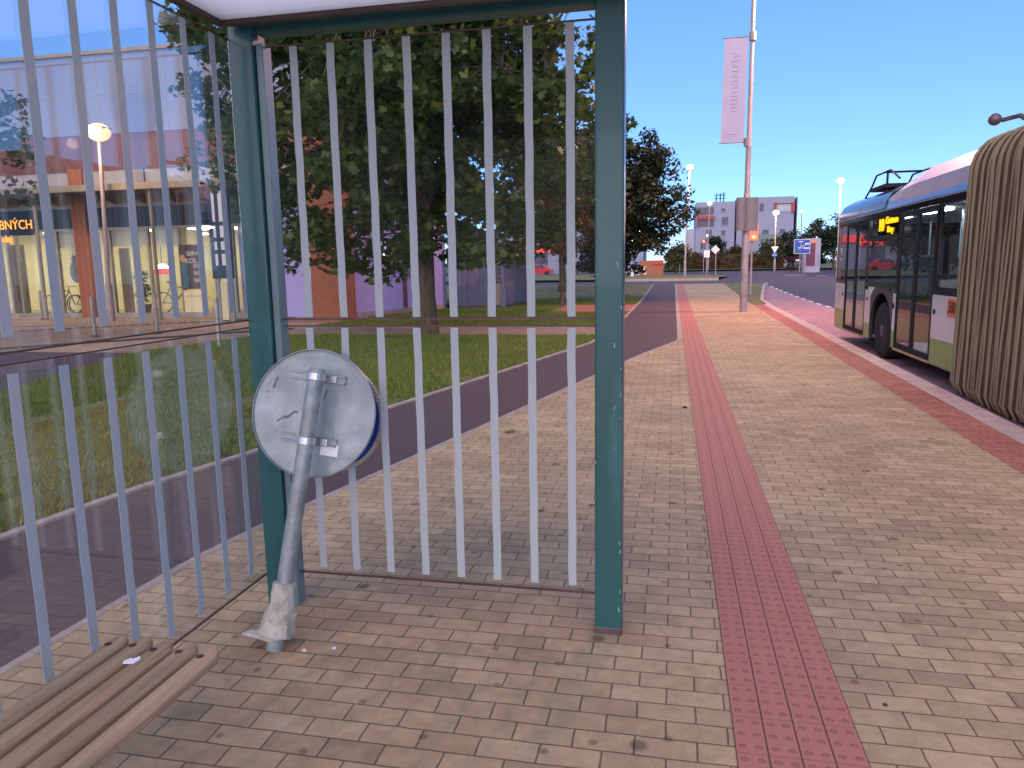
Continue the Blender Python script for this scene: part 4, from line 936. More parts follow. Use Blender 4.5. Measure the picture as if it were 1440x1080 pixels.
# the picture of two riders in the middle window, drawn as plain grey figures
ph = MB().box(fx(84), fx(116), FY + .7, FY + .74, 1.2, 2.45).build('rider_poster', M['white'], shop)
rd = MB()
for (px, z, r) in ((97, 2.2, .16), (87, 2.05, .13)): rd.sphere((fx(px), FY + .69, z), r, 8, sc=(1, .08, 1.15))
for (px, z, w, h) in ((101, 1.65, .38, .42), (88, 1.6, .28, .4), (112, 1.65, .22, .38)): rd.sphere((fx(px), FY + .695, z), w, 8, sc=(1, .04, h / w))
rd.each('rider_figure', M['photo'], ph, smooth=True)
# service poster and card
sv = MB().box(fx(255), fx(284), FY + .03, FY + .05, .95, 2.45).build('service_poster', M['posterdark'], shop)
ctrx = fx(273); text('SERVIS', .20, TR(ctrx + .06, FY + .027, 2.14) @ FRONT, M['white'], 'poster_text', sv, .002); text('KOL', .24, TR(ctrx - .06, FY + .027, 1.90) @ FRONT, M['white'], 'poster_text', sv, .002)
mm = MB().sphere((fx(259), FY + .028, 1.98), .11, 8, 0, (1, .05, 1.2)); mm.build('poster_head', M['skin'], sv, smooth=True)
MB().prism([(fx(256), 1.0), (fx(265), 1.0), (fx(267), 1.5), (fx(265), 1.82), (fx(256), 1.84)], FY + .026, FY + .0295, 'y').build('poster_body', M['teal'], sv)
bx_ = MB()
for z in (1.18, 1.42, 1.66): bx_.box(fx(273), fx(281), FY + .026, FY + .0295, z, z + .14)
bx_.each('poster_boxes', M['plinth'], sv)
cdx = MB().box(fx(257), fx(285), FY + .02, FY + .045, .16, .90).build('white_card', M['shopwall'], shop); text('WWW.KOLA', .10, TR(fx(271), FY + .018, .70) @ FRONT, M['alu'], 'card_text', cdx, .001); 
# amber lettering on the left window
lt = MB().box(fx(0) - 1.9, fx(56), FY + .02, FY + .06, 2.92, 3.58).build('window_sign', M['black'], shop)
text('DRUBNÝCH', .46, TR(fx(55), FY + .015, 3.28) @ FRONT @ Matrix.Diagonal((.92, 1, 1, 1)), M['neon'], 'sign_lettering', lt, .006, align='RIGHT')
text('prodej', .34, TR(fx(25), FY + .015, 2.80) @ FRONT, M['neon'], 'sign_lettering', lt, .006, align='RIGHT')
# navy blade sign with white blocks at the shop's right end
bl = empty('navy_blade_sign', (fx(300), FY - 2.2, 0)); tag(bl, 'tall navy sign panel with white vertical marks at the shop\'s right end', 'sign')
yq = FY - 2.2
l, r = onY(289, 262, yq), onY(318, 262, yq); zb = onY(300, 392, yq).z
bo = MB().box(l.x, r.x, yq, yq + .12, zb, l.z).build('panel', M['navy'], bl, bevel=.01); wm = MB()
for (c, w) in ((.28, .045), (.62, .06)):
    z = l.z - .15; i = 0
    while z > zb + .3: h = (.9, .35, .25, .35)[i % 4]; wm.box(l.x + c * (r.x - l.x) - w, l.x + c * (r.x - l.x) + w, yq - .004, yq, max(zb + .2, z - h), z); z -= h + .12; i += 1
wm.build('panel_marks', M['white'], bo); MB().box(l.x + .05, l.x + .2, yq + .02, yq + .1, 0, zb).box(r.x - .2, r.x - .05, yq + .02, yq + .1, 0, zb).each('leg', M['alu'], bl)
MB().box(l.x + .22, (l.x + r.x) / 2 + .1, yq + .03, yq + .09, .05, zb - .1).build('cream_panel', M['shopwall'], bl)
# glazed porch between the sign and the pillar
por = empty('glazed_porch', (fx(360), FY - .6, 0)); tag(por, 'low grey glazed porch between shop windows and the brick pillar', 'porch')
x0, x1 = XR + .05, -10.15
MB().box(x0, x1, FY + .5, FY + .6, 0, 3.6).build('wall', M['shopwall'], por); MB().box(x0, x1, FY - 1.0, FY + .6, 3.6, 3.75).build('roof', M['alu'], por)
b = MB()
for k in range(4): x = x0 + (x1 - x0) * k / 3; b.box(x - .04 if k else x, x + .04, FY - .98, FY - .9, 0, 3.6)
b.box(x0, x1, FY - .97, FY - .91, .9, .96).box(x0, x1, FY - .97, FY - .91, 2.5, 2.6); b.build('frame', M['alu'], por); MB().box(x0, x1, FY - .945, FY - .935, .02, 3.6).build('pane', M['shopglass'], por)
MB().box(x0 + .1, x1 - .1, FY - .2, FY + .2, 3.5, 3.58).build('ceiling_light', M['shoplight'], por)
# brick pillar wall at the corner
q0, q1 = onY(441, 453, 20.9), onY(481, 453, 20.9)
bw = MB().box(q0.x, q1.x, 20.9, 24.5, 0, 6.3).build('brick_pier', M['brick']); tag(bw, 'orange-red brick pier standing between the porch and lilac annex', 'pier')
MB().box(q0.x - .05, q1.x + .05, 20.86, 24.55, 6.3, 6.42).build('coping', M['alu'], bw)
# lilac annex: long low rendered wall going away to the right
an = empty('lilac_annex', (-9.7, 22, 0)); tag(an, 'plain lilac rendered annex building behind the maple trunk', 'building')
fp = [(-9.72, 22.0), (-8.36, 27.2), (-13, 28.6), (-14.4, 23.2)]
MB().prism(fp, .0, 4.6, 'z').build('wall', M['lilac'], an); MB().prism([(p[0] * 1.0 + (.08 if i in (0, 1) else -.08), p[1] + (-.08 if i in (0, 3) else .08)) for i, p in enumerate(fp)], 4.6, 4.75, 'z').build('roof', M['alu'], an)
dv = (Vector(fp[1]) - Vector(fp[0])).normalized(); Mw = Matrix.Translation((fp[0][0], fp[0][1], 0)) @ Matrix.Rotation(math.atan2(dv.y, dv.x), 4, 'Z')
MB().box(2.55, 2.8, -.012, .05, 0, 4.6, M=Mw).build('wall_seam', M['maroon'], an); MB().box(0.0, 5.3, -.03, .0, 0, .18, M=Mw).build('plinth', M['plinth'], an)
dp = MB(); q = Vector((-9.95, 21.92, 0)); dp.tube([(q.x, q.y, 0), (q.x, q.y, 4.6)], .05, 10); dp.build('downpipe', M['alu'], an, smooth=True)
MB().box(-10.35, -9.74, 22.02, 22.1, 0, 4.55).build('gap_shade_panel', M['navy'], an)  # dark panel stands in for the shade inside the gap
MB().sphere((Mw @ Vector((1.55, -.1, 2.0))), .09, 8).build('wall_lamp', M['whiteglow'], an, smooth=True)

# ------------------------------------------------------------------ bollards on the apron
bo0 = None
for i, (px, py) in enumerate(((60, 449), (134, 474), (222, 470), (309, 490))):
    a, c = 0, 0
    d = ray(px, py); g_ = EYE + d * (-H / d.z)
    if bo0 is None:
        bo0 = empty('bollard', (g_.x, g_.y, 0)); MB().tube([(g_.x, g_.y, -.05), (g_.x, g_.y, .95), (g_.x, g_.y, 1.0)], [.045, .045, .02], 12).build('post', M['alu'], bo0, smooth=True); MB().lathe((g_.x, g_.y, 0), [(.09, 0), (.09, .02), (.05, .05)], 12).build('foot', M['rim'], bo0); o = bo0
    else: o = copy_tree(bo0); o.location = (g_.x, g_.y, 0)
    tag(o, ('thin steel bollard furthest left, before the amber-lettered window', 'thin steel bollard beside the foot of the bright shop lamp', 'thin steel bollard in front of the service poster window', 'thin steel bollard nearest the shelter corner, at the lawn edge')[i], 'bollard', 'bollards on the shop apron')

# ------------------------------------------------------------------ bicycles and plants in the shop window
def wheelring(c, r, t): return [(c[0] + r * math.cos(a), c[1], c[2] + r * math.sin(a)) for a in np.linspace(0, 2 * math.pi, 25)]
def bicycle(px, label, size=1.0, lean=0.):
    x = fx(px); y = FY + .75; t = empty('bicycle', (x, y, .1)); tag(t, label, 'bicycle', 'bicycles in the shop window'); s = size; r = .33 * s; z = .1 + r
    for dx in (-.52 * s, .52 * s):
        w = MB().tube(wheelring((x + dx, y, z), r, .02), .022, 6, caps=False)
        for a in range(0, 360, 30): w.tube([(x + dx, y, z), (x + dx + r * math.cos(R(a)), y, z + r * math.sin(R(a)))], .003, 3)
        w.build('wheel', M['dark'], t, smooth=True)
    A, B_, C_, D_ = Vector((x - .52 * s, y, z)), Vector((x - .08 * s, y, z - .03)), Vector((x - .22 * s, y, z + .5 * s)), Vector((x + .34 * s, y, z + .48 * s))
    f = MB().tube([A, B_], .016, 6).tube([B_, C_], .018, 6).tube([C_, D_], .018, 6).tube([B_, D_], .02, 6).tube([A, C_], .014, 6).tube([D_ + Vector((-.02, 0, .08)), D_, Vector((x + .52 * s, y, z))], .018, 6)
    f.build('frame', M['black'], t, smooth=True)
    MB().tube([D_ + Vector((-.02, 0, .06)), D_ + Vector((.02, 0, .16)), D_ + Vector((.12, -.2, .17))], .013, 6).tube([D_ + Vector((.02, 0, .16)), D_ + Vector((.12, .2, .17))], .013, 6).build('handlebar', M['dark'], t, smooth=True)
    MB().tube([C_, C_ + Vector((-.03, 0, .16))], .014, 6).sphere(C_ + Vector((-.03, 0, .18)), .12 * s, 6, 0, (1, .45, .25)).build('saddle', M['dark'], t, smooth=True)
bicycle(62, 'dark bicycle half hidden at the left window near the canopy post'); bicycle(100, 'dark bicycle below the grey rider picture'); bicycle(228, 'dark mountain bicycle in the window left of the service poster', 1.1)
px0 = fx(186); pt = empty('potted_plant', (px0, FY + .6, .1)); tag(pt, 'dark green bushy potted plant behind the shop window', 'plant')
MB().lathe((px0, FY + .6, .1), [(.15, 0), (.2, .32), (.17, .32)], 16).build('pot', M['rim'], pt, smooth=True)
leaves('foliage', [(px0 + random.gauss(0, .18) * (1.6 - z), FY + .6 + random.gauss(0, .12), z) for z in np.linspace(.5, 1.55, 22)], .18, 26, .10, OVAL, M['darkleaf'], pt)
lmp = MB().lathe((fx(206), FY + .9, 1.45), [(.30, 0), (.30, .12), (.22, .30), (.02, .34)], 20).build('red_lamp', M['redglow']); tag(lmp, 'glowing pink and white hanging lamp inside the shop window', 'lamp'); 
MB().lathe((fx(206), FY + .9, 1.62), [(.27, 0), (.24, .1), (.1, .2)], 20).build('lamp_top', M['whiteglow'], lmp); MB().tube([(fx(206), FY + .9, 1.8), (fx(206), FY + .9, 3.05)], .012, 6).build('cord', M['dark'], lmp)

# ------------------------------------------------------------------ fenced enclosure
en = empty('bin_enclosure', (-5, 28, 0)); tag(en, 'blue-grey slatted enclosure with a lattice gate right of lilac annex', 'enclosure')
k0 = gnd(641, 27.0); k1 = gnd(655, 27.2); k2 = gnd(684, 27.6); k3 = gnd(708, 27.4); k4 = gnd(738, 31.5)
def panel(name, p, q, z0, z1, m, par, th=.06): 
    Mq, L = lineM(Vector((p.x, p.y)), Vector((q.x, q.y))); return MB().box(0, L, -th / 2, th / 2, z0, z1, M=Mq).build(name, m, par), Mq, L
for (p, q, zt) in ((k0, k1, 1.95), (k1, k2, 1.85), (k3, k4, 1.9)):
    o, Mq, L = panel('fence_panel', p, q, .06, zt, M['fencedark'], en)
    sl = MB(); x = .04
    while x < L - .08: sl.box(x, x + .085, -.045, -.028, .1, zt - .04, M=Mq); x += .105
    sl.box(0, L, -.055, -.04, .95, 1.0, M=Mq).build('slat_face', M['fence'], o)
gate, Mq, L = panel('gate', k2, k3, .05, 1.9, M['fencedark'], en, .03)
la = MB()
for k in range(5): la.tube([Mq @ Vector((.1, -.03, 1.0 + k * .17)), Mq @ Vector((L - .1, -.03, 1.15 + k * .17))], .018, 5); la.tube([Mq @ Vector((.1, -.04, 1.15 + k * .17)), Mq @ Vector((L - .1, -.04, 1.0 + k * .17))], .018, 5)
la.build('lattice', M['plinth'], gate); panel('gate_panel', k2.lerp(k3, .05), k2.lerp(k3, .95), .1, .9, M['plinth'], gate, .07)
ps = MB()
for p, h in ((k0, 2.1), (k1, 2.1), (k2, 2.1), (k3, 2.75), (k4, 1.9)): ps.box(p.x - .07, p.x + .07, p.y - .1, p.y + .06, 0, h)
ps.each('post', M['fence'], en, bevel=.01); Mq, L = lineM(Vector((k1.x, k1.y)), Vector((k3.x, k3.y))); MB().box(0, L, -.1, .08, 2.1, 2.4, M=Mq).build('lintel', M['fence'], en)
# ------------------------------------------------------------------ far retail row, red canopy, red car
Yr = 100
def fbox(b, p0, p1, y0, y1, yy=Yr, d=.4):
    a, c = onY(p0, y1, yy), onY(p1, y0, yy); return b.box(a.x, c.x, yy, yy + d, a.z, c.z)
rr = empty('retail_row', (onY(780, 380, Yr).x, Yr, gz(Yr))); tag(rr, 'far white retail hall with red signboards seen beneath the tree crowns', 'building')
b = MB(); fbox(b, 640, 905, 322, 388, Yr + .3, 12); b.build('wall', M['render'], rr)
b = MB(); fbox(b, 715, 782, 349, 356); fbox(b, 776, 812, 340, 350); b.each('signboard', M['redglow'], rr)
b = MB(); fbox(b, 716, 736, 347, 352, Yr - .2, .1); b.build('lit_strip', M['neon'], rr)
b = MB(); fbox(b, 752, 770, 356, 384, Yr + .25, .1); fbox(b, 815, 836, 368, 388, Yr + .25, .1); b.each('dark_window', M['win'], rr)
b = MB(); fbox(b, 886, 901, 325, 337, Yr - 1, .2); fbox(b, 885, 900, 337, 345, Yr - 1, .2); b.each('lit_sign', M['whiteglow'], rr)
b = MB(); fbox(b, 879, 886, 329, 341, Yr - 1.1, .2); b.build('red_sign', M['redglow'], rr)
b = MB(); fbox(b, 742, 845, 386.5, 389.5, Yr - 2.5, .3); tag(b.build('low_white_wall', M['whiteglow' if False else 'white']), 'low bright white wall along the top of the lawn', 'wall')
def car(c, L, label, m):
    t = empty('parked_car', c); tag(t, label, 'car'); x, y, z = c
    body = [(-.5, .18), (-.5, .42), (-.47, .5), (-.30, .55), (-.16, .82), (.18, .84), (.34, .56), (.47, .50), (.5, .36), (.5, .18)]
    MB().prism([(x + p[0] * L, z + p[1] * 1.75) for p in body], y, y + 1.7, 'y').build('body', m, t, bevel=.05)
    MB().prism([(x + p[0] * L, z + p[1] * 1.75) for p in ((-.25, .57), (-.14, .78), (.16, .80), (.28, .57))], y - .01, y + 1.71, 'y').build('window', M['win'], t)
    for k in (-.31, .31): MB().lathe((0, 0, 0), [(.3, -.1), (.32, 0), (.3, .2)], 16, M=TR(x + k * L, y, z + .32) @ Matrix.Rotation(R(-90), 4, 'X')).build('wheel', M['tyre'], t)
cp = onY(757, 386, 93); car((cp.x, 93, onY(757, 388.5, 93).z), 3.4, 'small red car parked before the far retail hall', M['carred'])
# left of the road: brick wall with red notice, white posts
bwall = empty('garden_wall', (onY(915, 380, 70).x, 70, gz(70))); tag(bwall, 'low brownish brick wall with a small red notice by the side street', 'wall')
b = MB(); fbox(b, 900, 933, 366, 388, 70, .3); b.build('wall', M['brick'], bwall); b = MB(); fbox(b, 919, 932, 367, 372, 69.9, .06); b.build('notice', M['signred'], bwall)
w0 = None
for i, (p0, p1, y0, y1) in enumerate(((893, 899, 379, 387), (905, 909, 375, 386), (887, 891, 378, 389))):
    b = MB(); fbox(b, p0, p1, y0, y1, 66, .25); o = b.build('white_post', M['white'], bevel=.02)
    tag(o, ('squat white block, middle one before the brick garden wall', 'tallest of three white posts, right in front of the garden wall', 'narrow white post nearest the green shelter post')[i], 'post', 'white posts by the garden wall')
# ------------------------------------------------------------------ apartment block
Ya = 140
ap = empty('apartment_block', (onY(1048, 370, Ya).x, Ya, gz(Ya))); tag(ap, 'blue-grey four-storey apartment block with red framed balconies', 'apartment block')
zb = gz(Ya) - 1
def abox(b, p0, p1, y0, y1, dy=0, d=.3): a, c = onY(p0, y1, Ya + dy), onY(p1, y0, Ya + dy); return b.box(a.x, c.x, Ya + dy, Ya + dy + d, a.z, c.z)
b = MB(); a, c = onY(977, 376, Ya), onY(1034, 283, Ya); b.box(a.x, c.x, Ya, Ya + 13, zb, c.z); a, c = onY(1034, 376, Ya), onY(1117, 276, Ya); b.box(a.x, c.x, Ya - .4, Ya + 13, zb, c.z); b.each('wall', M['facade'], ap)
b = MB(); a, c = onY(1117, 376, Ya), onY(1122, 276.5, Ya); b.box(a.x + .02, c.x, Ya - .2, Ya + 12.8, zb, c.z); b.build('end_wall', M['facadewhite'], ap)
b = MB(); abox(b, 981, 1004, 291, 302, -.06, .1); abox(b, 981, 1004, 309, 319, -.06, .1); b.each('balcony_opening', M['win'], ap)
b = MB(); abox(b, 981, 1004.5, 303, 308.5, -.7, .6); abox(b, 980, 982, 303, 319, -.5, .4); b.each('balcony', M['redframe'], ap)
b = MB(); abox(b, 1090, 1118, 285, 286.5, -.8, .4); abox(b, 1089, 1092, 285, 298, -.8, .4); abox(b, 1113, 1118, 285, 298, -.8, .4); b.each('red_frame', M['redframe'], ap)
b = MB(); abox(b, 1092, 1113, 286.5, 298, -.5, .1); b.build('loggia', M['palewin'], ap)
for (p0, p1, y0, y1) in ((1014, 1020, 293, 297), (1015, 1024, 305, 316), (1014, 1020, 324, 331), (993, 1001, 323, 331), (985, 992, 340, 350), (1011, 1022, 339, 349), (1034, 1042, 339, 349)):
    b = MB(); abox(b, p0, p1, y0, y1, -.05, .08); o = b.build('window', M['win'], ap); b = MB(); abox(b, p0 - .5, p1 + .5, y1, y1 + .8, -.14, .1); b.build('sill', M['facadewhite'], o)
for (p0, p1, y0, y1) in ((1068, 1074, 286, 297), (1072, 1081, 323, 333), (1072, 1080, 341, 350), (1096, 1104, 322, 334)):
    b = MB(); abox(b, p0, p1, y0, y1, -.46, .07); b.build('window', M['win'], ap)
b = MB(); abox(b, 1068, 1118, 328, 337, -.7, .25); b.build('green_panel', mat('green_panel', (.16, .24, .22), .7, 0, .1, 1), ap)
b = MB(); m0 = onY(1012, 282, Ya + 4); 
for k in (-.6, .1, .7): b.tube([(m0.x + k, Ya + 4, m0.z - 1), (m0.x + k, Ya + 4, m0.z + 1.2 + k * .3)], .09, 6)
for z in (.3, .8, 1.1): b.box(m0.x - .9, m0.x + 1.0, Ya + 3.95, Ya + 4.05, m0.z + z, m0.z + z + .1)
b.build('antenna', M['dark'], ap)
b = MB(); fbox(b, 966, 977, 322, 362, 120, 6); tag(b.build('white_house', M['facadewhite'], bevel=.05), 'narrow white house wall showing left of the apartment block', 'building')
# hedge round the roundabout
def hedge(p0, p1, y, h, dep, label, n, leaf):
    a, c = gnd(p0, y), gnd(p1, y); t = empty('hedge', ((a.x + c.x) / 2, y, a.z)); tag(t, label, 'hedge')
    MB().box(a.x, c.x, y, y + dep, a.z - .1, a.z + h * .8).build('core', mat('hedge_core', (.05, .035, .015), .95, 0, .4, 2), t, bevel=.3)
    cs = [(a.x + (c.x - a.x) * random.random(), y + random.uniform(-.3, dep * .6), a.z + h * (.1 + .9 * random.random() ** .7) * (.85 + .2 * noise.noise(Vector((a.x + i, 0, 0))))) for i in range(n)]
    leaves('foliage', cs, .6, 22, .30, KITE, leaf, t); return t
hedge(938, 1102, 112, 2.6, 3, 'broad brown-green hedge in front of the apartment block', 330, M['hedgeleaf'])
# signs near the roundabout
def signpost(px, y, ybot, label, cat='road sign'):
    g_ = gnd(px, y); t = empty('road_sign', (g_.x, y, g_.z)); tag(t, label, cat, 'road signs by the roundabout'); zt = onY(px, ybot, y).z
    MB().tube([(g_.x, y, g_.z - .1), (g_.x, y, zt)], .045, 8).build('post', M['polemat'], t, smooth=True); return t, g_.x
t, x = signpost(1006, 74, 344, 'white diamond priority sign on a thin post'); c = onY(1006, 351, 74); r = .42
MB().prism([(c.x - r, c.z), (c.x, c.z - r), (c.x + r, c.z), (c.x, c.z + r)], 73.9, 73.93, 'y').build('plate', M['white'], t)
t, x = signpost(993.5, 70, 350, 'white rectangular sign plate on the lamp post left of the diamond'); c = onY(994, 357, 70); MB().box(c.x - .25, c.x + .25, 69.88, 69.92, c.z - .32, c.z + .32).build('plate', M['white'], t)
t, x = signpost(989, 90, 333, 'red and white triangular warning sign left of the lamp'); c = onY(989.5, 338, 90); MB().prism([(c.x - .42, c.z - .35), (c.x + .42, c.z - .35), (c.x, c.z + .4)], 89.9, 89.93, 'y').build('plate', M['signred'], t); MB().prism([(c.x - .2, c.z - .24), (c.x + .2, c.z - .24), (c.x, c.z + .16)], 89.88, 89.899, 'y').build('plate_centre', M['white'], t)
t, x = signpost(1089.5, 92, 348, 'give-way triangle above a round blue sign before the hedge'); c = onY(1089.5, 351, 92); MB().prism([(c.x - .42, c.z + .35), (c.x + .42, c.z + .35), (c.x, c.z - .4)], 91.9, 91.93, 'y').build('plate', M['white'], t)
c = onY(1089, 358, 92); MB().lathe((0, 0, 0), [(.32, 0), (.32, .03), (.01, .03)], 24, M=TR(c.x, 91.9, c.z) @ Matrix.Rotation(R(90), 4, 'X')).build('round_plate', M['signblue'], t)
for k in range(3): a = R(90 + 120 * k); MB().box(c.x + .15 * math.cos(a) - .06, c.x + .15 * math.cos(a) + .06, 91.86, 91.869, c.z + .15 * math.sin(a) - .06, c.z + .15 * math.sin(a) + .06).build('arrow', M['white'], t)
t, x = signpost(955.5, 88, 362, 'small pale sign on a short post below the dark tree'); c = onY(955.5, 361, 88); MB().lathe((0, 0, 0), [(.28, 0), (.28, .03), (.01, .03)], 20, M=TR(c.x, 87.9, c.z) @ Matrix.Rotation(R(90), 4, 'X')).build('plate', M['plinth'], t)
# blue direction sign
Yb = 78; g_ = gnd(1128, Yb); t = empty('direction_sign', (g_.x, Yb, g_.z)); tag(t, 'big blue roundabout direction sign with white border and arms', 'road sign')
l, r = onY(1116, 357, Yb), onY(1140, 336, Yb); bd = MB().box(l.x, r.x, Yb - .03, Yb + .03, l.z, r.z).build('board', M['white'], t, bevel=.02)
W, Hh = r.x - l.x, r.z - l.z; MB().box(l.x + .05, r.x - .05, Yb - .036, Yb - .031, l.z + .05, r.z - .05).build('board_face', M['signblue'], bd)
def bpnt(u_, v_): return Vector((l.x + u_ * W, Yb - .042, l.z + v_ * Hh))
ar = MB(); c = bpnt(.48, .46); ar.tube([c + Vector((math.cos(a) * .11, 0, math.sin(a) * .11)) for a in np.linspace(0, 6.283, 14)], .025, 5)
for (u_, v_) in ((.42, .70), (.22, .42), (.26, .28), (.72, .60), (.62, .36)): ar.tube([c + (bpnt(u_, v_) - c) * .25, bpnt(u_, v_)], .03, 5)
ar.box(l.x + .66 * W, l.x + .94 * W, Yb - .045, Yb - .037, l.z + .62 * Hh, l.z + .73 * Hh).box(l.x + .62 * W, l.x + .94 * W, Yb - .045, Yb - .037, l.z + .33 * Hh, l.z + .43 * Hh).box(l.x + .26 * W, l.x + .54 * W, Yb - .045, Yb - .037, l.z + .80 * Hh, l.z + .87 * Hh); ar.build('board_marks', M['white'], bd)
MB().box(l.x + .04 * W, l.x + .30 * W, Yb - .045, Yb - .037, l.z + .06 * Hh, l.z + .28 * Hh).build('green_inset', M['teal'], bd)
MB().tube([(l.x + .4 * W, Yb + .06, g_.z), (l.x + .4 * W, Yb + .06, r.z - .1)], .05, 8).tube([(l.x + .75 * W, Yb + .06, g_.z), (l.x + .75 * W, Yb + .06, r.z - .1)], .05, 8).each('post', M['polemat'], t, smooth=True)
# advertising kiosk
Yk = 84; t = empty('advert_kiosk', (onY(1143, 370, Yk).x, Yk, gz(Yk))); tag(t, 'tall advertising column with maroon poster behind the blue sign', 'kiosk')
l, r = onY(1130, 378, Yk), onY(1155, 335, Yk); MB().box(l.x, r.x, Yk, Yk + 1.6, gz(Yk) - .2, r.z).build('body', M['facadewhite'], t, bevel=.05)
k_ = MB(); a, c = onY(1132, 374, Yk - .05), onY(1147, 342, Yk - .05); k_.box(a.x, c.x, Yk - .04, Yk - .002, a.z, c.z).build('poster', mat('maroon_poster', (.14, .02, .07), .4, 0, .5, 2), t)
a, c = onY(1140, 342, Yk), onY(1149, 336.5, Yk); MB().box(a.x, c.x, Yk - .04, Yk - .002, a.z, c.z).build('poster_top', M['coral'], t); a, c = onY(1148.5, 374, Yk), onY(1154, 358, Yk); MB().box(a.x, c.x, Yk - .03, Yk - .002, a.z, c.z).build('side_panel', M['facade'], t)
# shape left of the blue sign: a red bush
g_ = gnd(1113, 86); t = empty('red_bush', (g_.x, 86, g_.z)); tag(t, 'dark red bush left of the blue direction sign', 'bush'); MB().tube([(g_.x, 86, g_.z - .1), (g_.x, 86, g_.z + .6)], .05, 6).build('stem', M['bark'], t)
leaves('foliage', [(g_.x + random.gauss(0, .6), 86 + random.gauss(0, .4), g_.z + random.uniform(.2, 1.5)) for _ in range(26)], .4, 20, .2, KITE, leafmat('red_leaves', (.06, .012, .015), (.14, .02, .03), (.2, .05, .05)), t)

# ------------------------------------------------------------------ trees
d = ray(605, 471); mb = EYE + d * (-H / d.z)
tree((mb.x, mb.y - .1, 0), 2.3, .19, 5.75, 4.8, 4.4, 560, 95, .17, MAPLE, M['maple'], 'big maple with hanging leaves standing on the lawn behind the shelter', seed=3, spread=.62, zmin=1.75, limbs=12, name='maple_tree', droop=.35, xmax=4.3,
     extra=[tuple(onY(px, py, mb.y + dy)) for px, py, dy in ((330, 110, -.5), (300, 60, 0), (290, 215, .3), (330, 235, 0), (405, 330, -.8), (430, 345, .4), (470, 335, 0), (520, 355, -.3), (555, 362, .2), (560, 345, -.8), (640, 352, .3), (660, 330, -.5), (705, 345, 0), (730, 352, .5), (760, 330, .2), (315, 170, .6), (390, 300, 0), (260, 25, .3), (345, 285, -.3), (340, 150, .2), (325, 250, .4), (395, 250, .2), (410, 360, 0), (395, 200, -.4), (350, 200, .3), (500, 370, .2), (545, 378, -.1), (580, 340, -1))])
d = ray(790, 430); q = EYE + d * (-H / d.z)
tree((q.x, q.y, 0), 1.9, .07, 4.3, 2.4, 2.8, 120, 70, .17, OVAL, M['orangelit'], 'young tree with slim pale trunk and leaves coloured as if orange-lit', seed=5, spread=.55, zmin=1.75, limbs=7, name='young_tree')
q = gnd(860, 31); tree((q.x, q.y, q.z), 1.9, .15, 4.15, 2.95, 3.0, 360, 95, .17, OVAL, M['darkleaf'], 'dark dense tree beside the cycle path right of the green post', seed=8, spread=.55, zmin=1.3, limbs=9)
q = gnd(790, 40); tree((q.x, q.y, q.z), 2.2, .18, 5.6, 3.2, 3.6, 170, 60, .24, OVAL, M['maple'], 'broad tree far behind the maple, half hidden by the shelter post', seed=11, spread=.7, zmin=2.2, limbs=8)
q = gnd(-165, 13); tree((q.x, q.y, q.z), 2.0, .16, 5.0, 3.4, 3.3, 130, 80, .17, MAPLE, M['maple'], 'tree at the left picture edge before the shop, only its branches in view', seed=14, spread=.55, zmin=1.9, limbs=8, name='maple_tree')
for (px, y, hh, rx, leaf, lab, sd, nm) in ((1150, 96, 6.0, 2.6, 'darkleaf', 'dark tree just behind the advertising column', 21, 'tree'), (1172, 92, 6.2, 3.0, 'darkleaf', 'dark tree between the advertising column and the bus', 22, 'tree'), (1200, 100, 6.6, 3.2, 'darkleaf', 'dark tree behind the far end of the bus', 23, 'tree'),
        (1005, 118, 4.6, 1.3, 'darkleaf', 'narrow dark conifer left of the brown bush at the block', 24, 'tree'), (1031, 118, 3.4, 1.9, 'hedgeleaf', 'brown round bush at the foot of the apartment block', 25, 'bush'), (1085, 116, 4.8, 2.0, 'paleleaf', 'pale willowy tree before the block\'s right half', 26, 'tree'), (1108, 118, 5.6, 2.2, 'darkleaf', 'dark tree at the right corner of the apartment block', 27, 'tree'), (950, 84, 3.2, 1.6, 'paleleaf', 'pale shrub at the foot of the dark tree', 28, 'bush'), (1128, 112, 4.2, 2.2, 'darkleaf', 'low dark tree behind the blue direction sign', 29, 'tree')):
    q = gnd(px, y); tree((q.x, q.y, q.z), hh * .15, .12, hh * .58, rx, hh * .45, 60, 40, .36, KITE, M[leaf], lab, group='far trees by the roundabout', seed=sd, spread=.8, zmin=.3, limbs=5, cat=nm, name=nm, power=.6)

# ------------------------------------------------------------------ small things on the paving
d = ray(717, 608); q = EYE + d * (-H / d.z)
lf = MB(); lf.add([(q.x + a * .13 * math.cos(.5) - b_ * .13 * math.sin(.5), q.y + a * .13 * math.sin(.5) + b_ * .13 * math.cos(.5), .012 + c * .12) for a, b_, c in MAPLE], [tuple(range(len(MAPLE)))])
lf.tube([(q.x, q.y - .06, .012), (q.x + .02, q.y - .13, .006)], .002, 4); tag(lf.build('fallen_leaf', mat('fallen_leaf', (.16, .20, .03), .6, 0, .3, 30)), 'green fallen maple leaf lying on the paving behind the glass', 'leaf')
d = ray(963, 574); q = EYE + d * (-H / d.z)
tag(MB().sphere((q.x, q.y, .01), .018, 6, 0, (1.5, .8, .6)).build('litter', M['dark'], smooth=True), 'small dark crumpled bit of litter beside the tactile strip', 'litter')
rb = random.Random(9)
bits = [(470, 912), (428, 915), (1245, 992), (1131, 808), (505, 882), (600, 760), (215, 1050)]
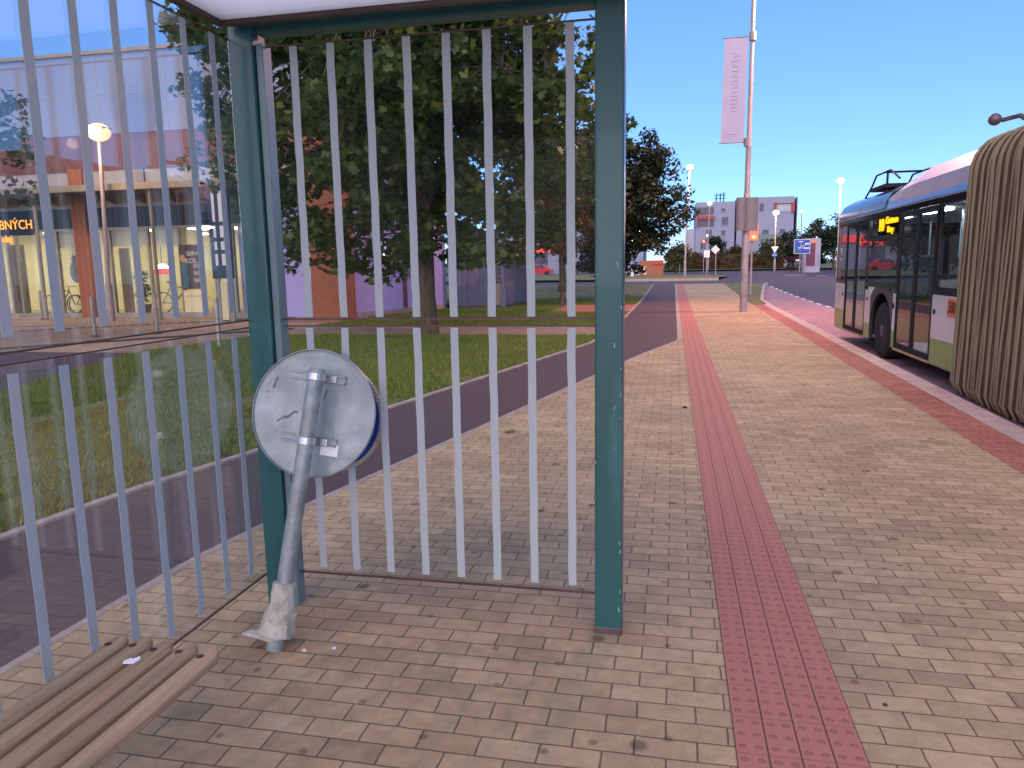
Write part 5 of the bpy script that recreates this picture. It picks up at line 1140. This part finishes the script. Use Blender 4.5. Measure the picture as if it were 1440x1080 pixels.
for i, (px, py) in enumerate(bits[:3]):
    d = ray(px, py); q = EYE + d * (-H / d.z); pts = [(math.cos(a) * rb.uniform(.006, .012), math.sin(a) * rb.uniform(.006, .012)) for a in np.linspace(0, 5.5, 7)]
    tag(MB().prism([(q.x + a, q.y + b_) for a, b_ in pts], .001, .004, 'z').build('litter', M['rust'] if i == 2 else M['paper']), ('tiny white scrap on the paving near the concrete lump', 'white crumb on the paving right beside the concrete lump', 'dark bottle cap on the paving at lower right')[i], 'litter')

# ------------------------------------------------------------------ light
SUN_EL, SUN_AZ = R(33), R(184)      # low broad glow behind the camera
w = bpy.data.worlds.new('World'); scene.world = w; w.use_nodes = True
nt = w.node_tree; nd = nt.nodes; bg = nd['Background']
sky = nd.new('ShaderNodeTexSky'); sky.sky_type = 'NISHITA'; sky.sun_disc = False; sky.sun_elevation = SUN_EL; sky.sun_rotation = SUN_AZ; sky.air_density = 1.0; sky.dust_density = 0.0; sky.ozone_density = 3.0
hs = nd.new('ShaderNodeMix'); hs.data_type = 'RGBA'; hs.blend_type = 'MULTIPLY'; hs.inputs['Factor'].default_value = 1; hs.inputs['B'].default_value = (.43, .58, .96, 1)
nt.links.new(sky.outputs['Color'], hs.inputs['A']); fl = nd.new('ShaderNodeMix'); fl.data_type = 'RGBA'; fl.inputs['Factor'].default_value = .38; fl.inputs['B'].default_value = (.88, 2.0, 3.9, 1)
nt.links.new(hs.outputs['Result'], fl.inputs['A']); nt.links.new(fl.outputs['Result'], bg.inputs['Color']); bg.inputs['Strength'].default_value = .13
sun = bpy.data.lights.new('sun', 'SUN'); sun.energy = 1.75; sun.angle = R(80); sun.color = (1, .73, .52)
so = bpy.data.objects.new('sun', sun); COL.objects.link(so)
sd = Vector((math.sin(SUN_AZ) * math.cos(SUN_EL), math.cos(SUN_AZ) * math.cos(SUN_EL), math.sin(SUN_EL)))
so.rotation_euler = sd.to_track_quat('Z', 'Y').to_euler()
def plight(p, e, c=(1, .62, .36), r=.15, name='lamp_light'):
    l = bpy.data.lights.new(name, 'POINT'); l.energy = e; l.color = c; l.shadow_soft_size = r
    o = bpy.data.objects.new(name, l); COL.objects.link(o); o.location = p
for p, e in LIGHTS: plight(p, e)
plight(hd + Vector((1.55, 0, .3)), 2700, (1, .43, .27))  # pink glow over the platform, added at the unseen banner pole head

# ------------------------------------------------------------------ camera
cam = bpy.data.cameras.new('camera'); cam.sensor_width = 36; cam.sensor_fit = 'HORIZONTAL'; cam.lens = 36 * FPX / 1440; cam.clip_start = .05; cam.clip_end = 2000
co = bpy.data.objects.new('camera', cam); COL.objects.link(co)
co.matrix_world = Matrix(((RT.x, UP.x, -FW.x, EYE.x), (RT.y, UP.y, -FW.y, EYE.y), (RT.z, UP.z, -FW.z, EYE.z), (0, 0, 0, 1)))
scene.camera = co
scene.view_settings.view_transform = 'Standard'; scene.view_settings.look = 'None'; scene.view_settings.gamma = 1; scene.view_settings.exposure = .97
scene.cycles.transparent_max_bounces = 24; scene.cycles.max_bounces = 8; scene.cycles.use_denoising = True
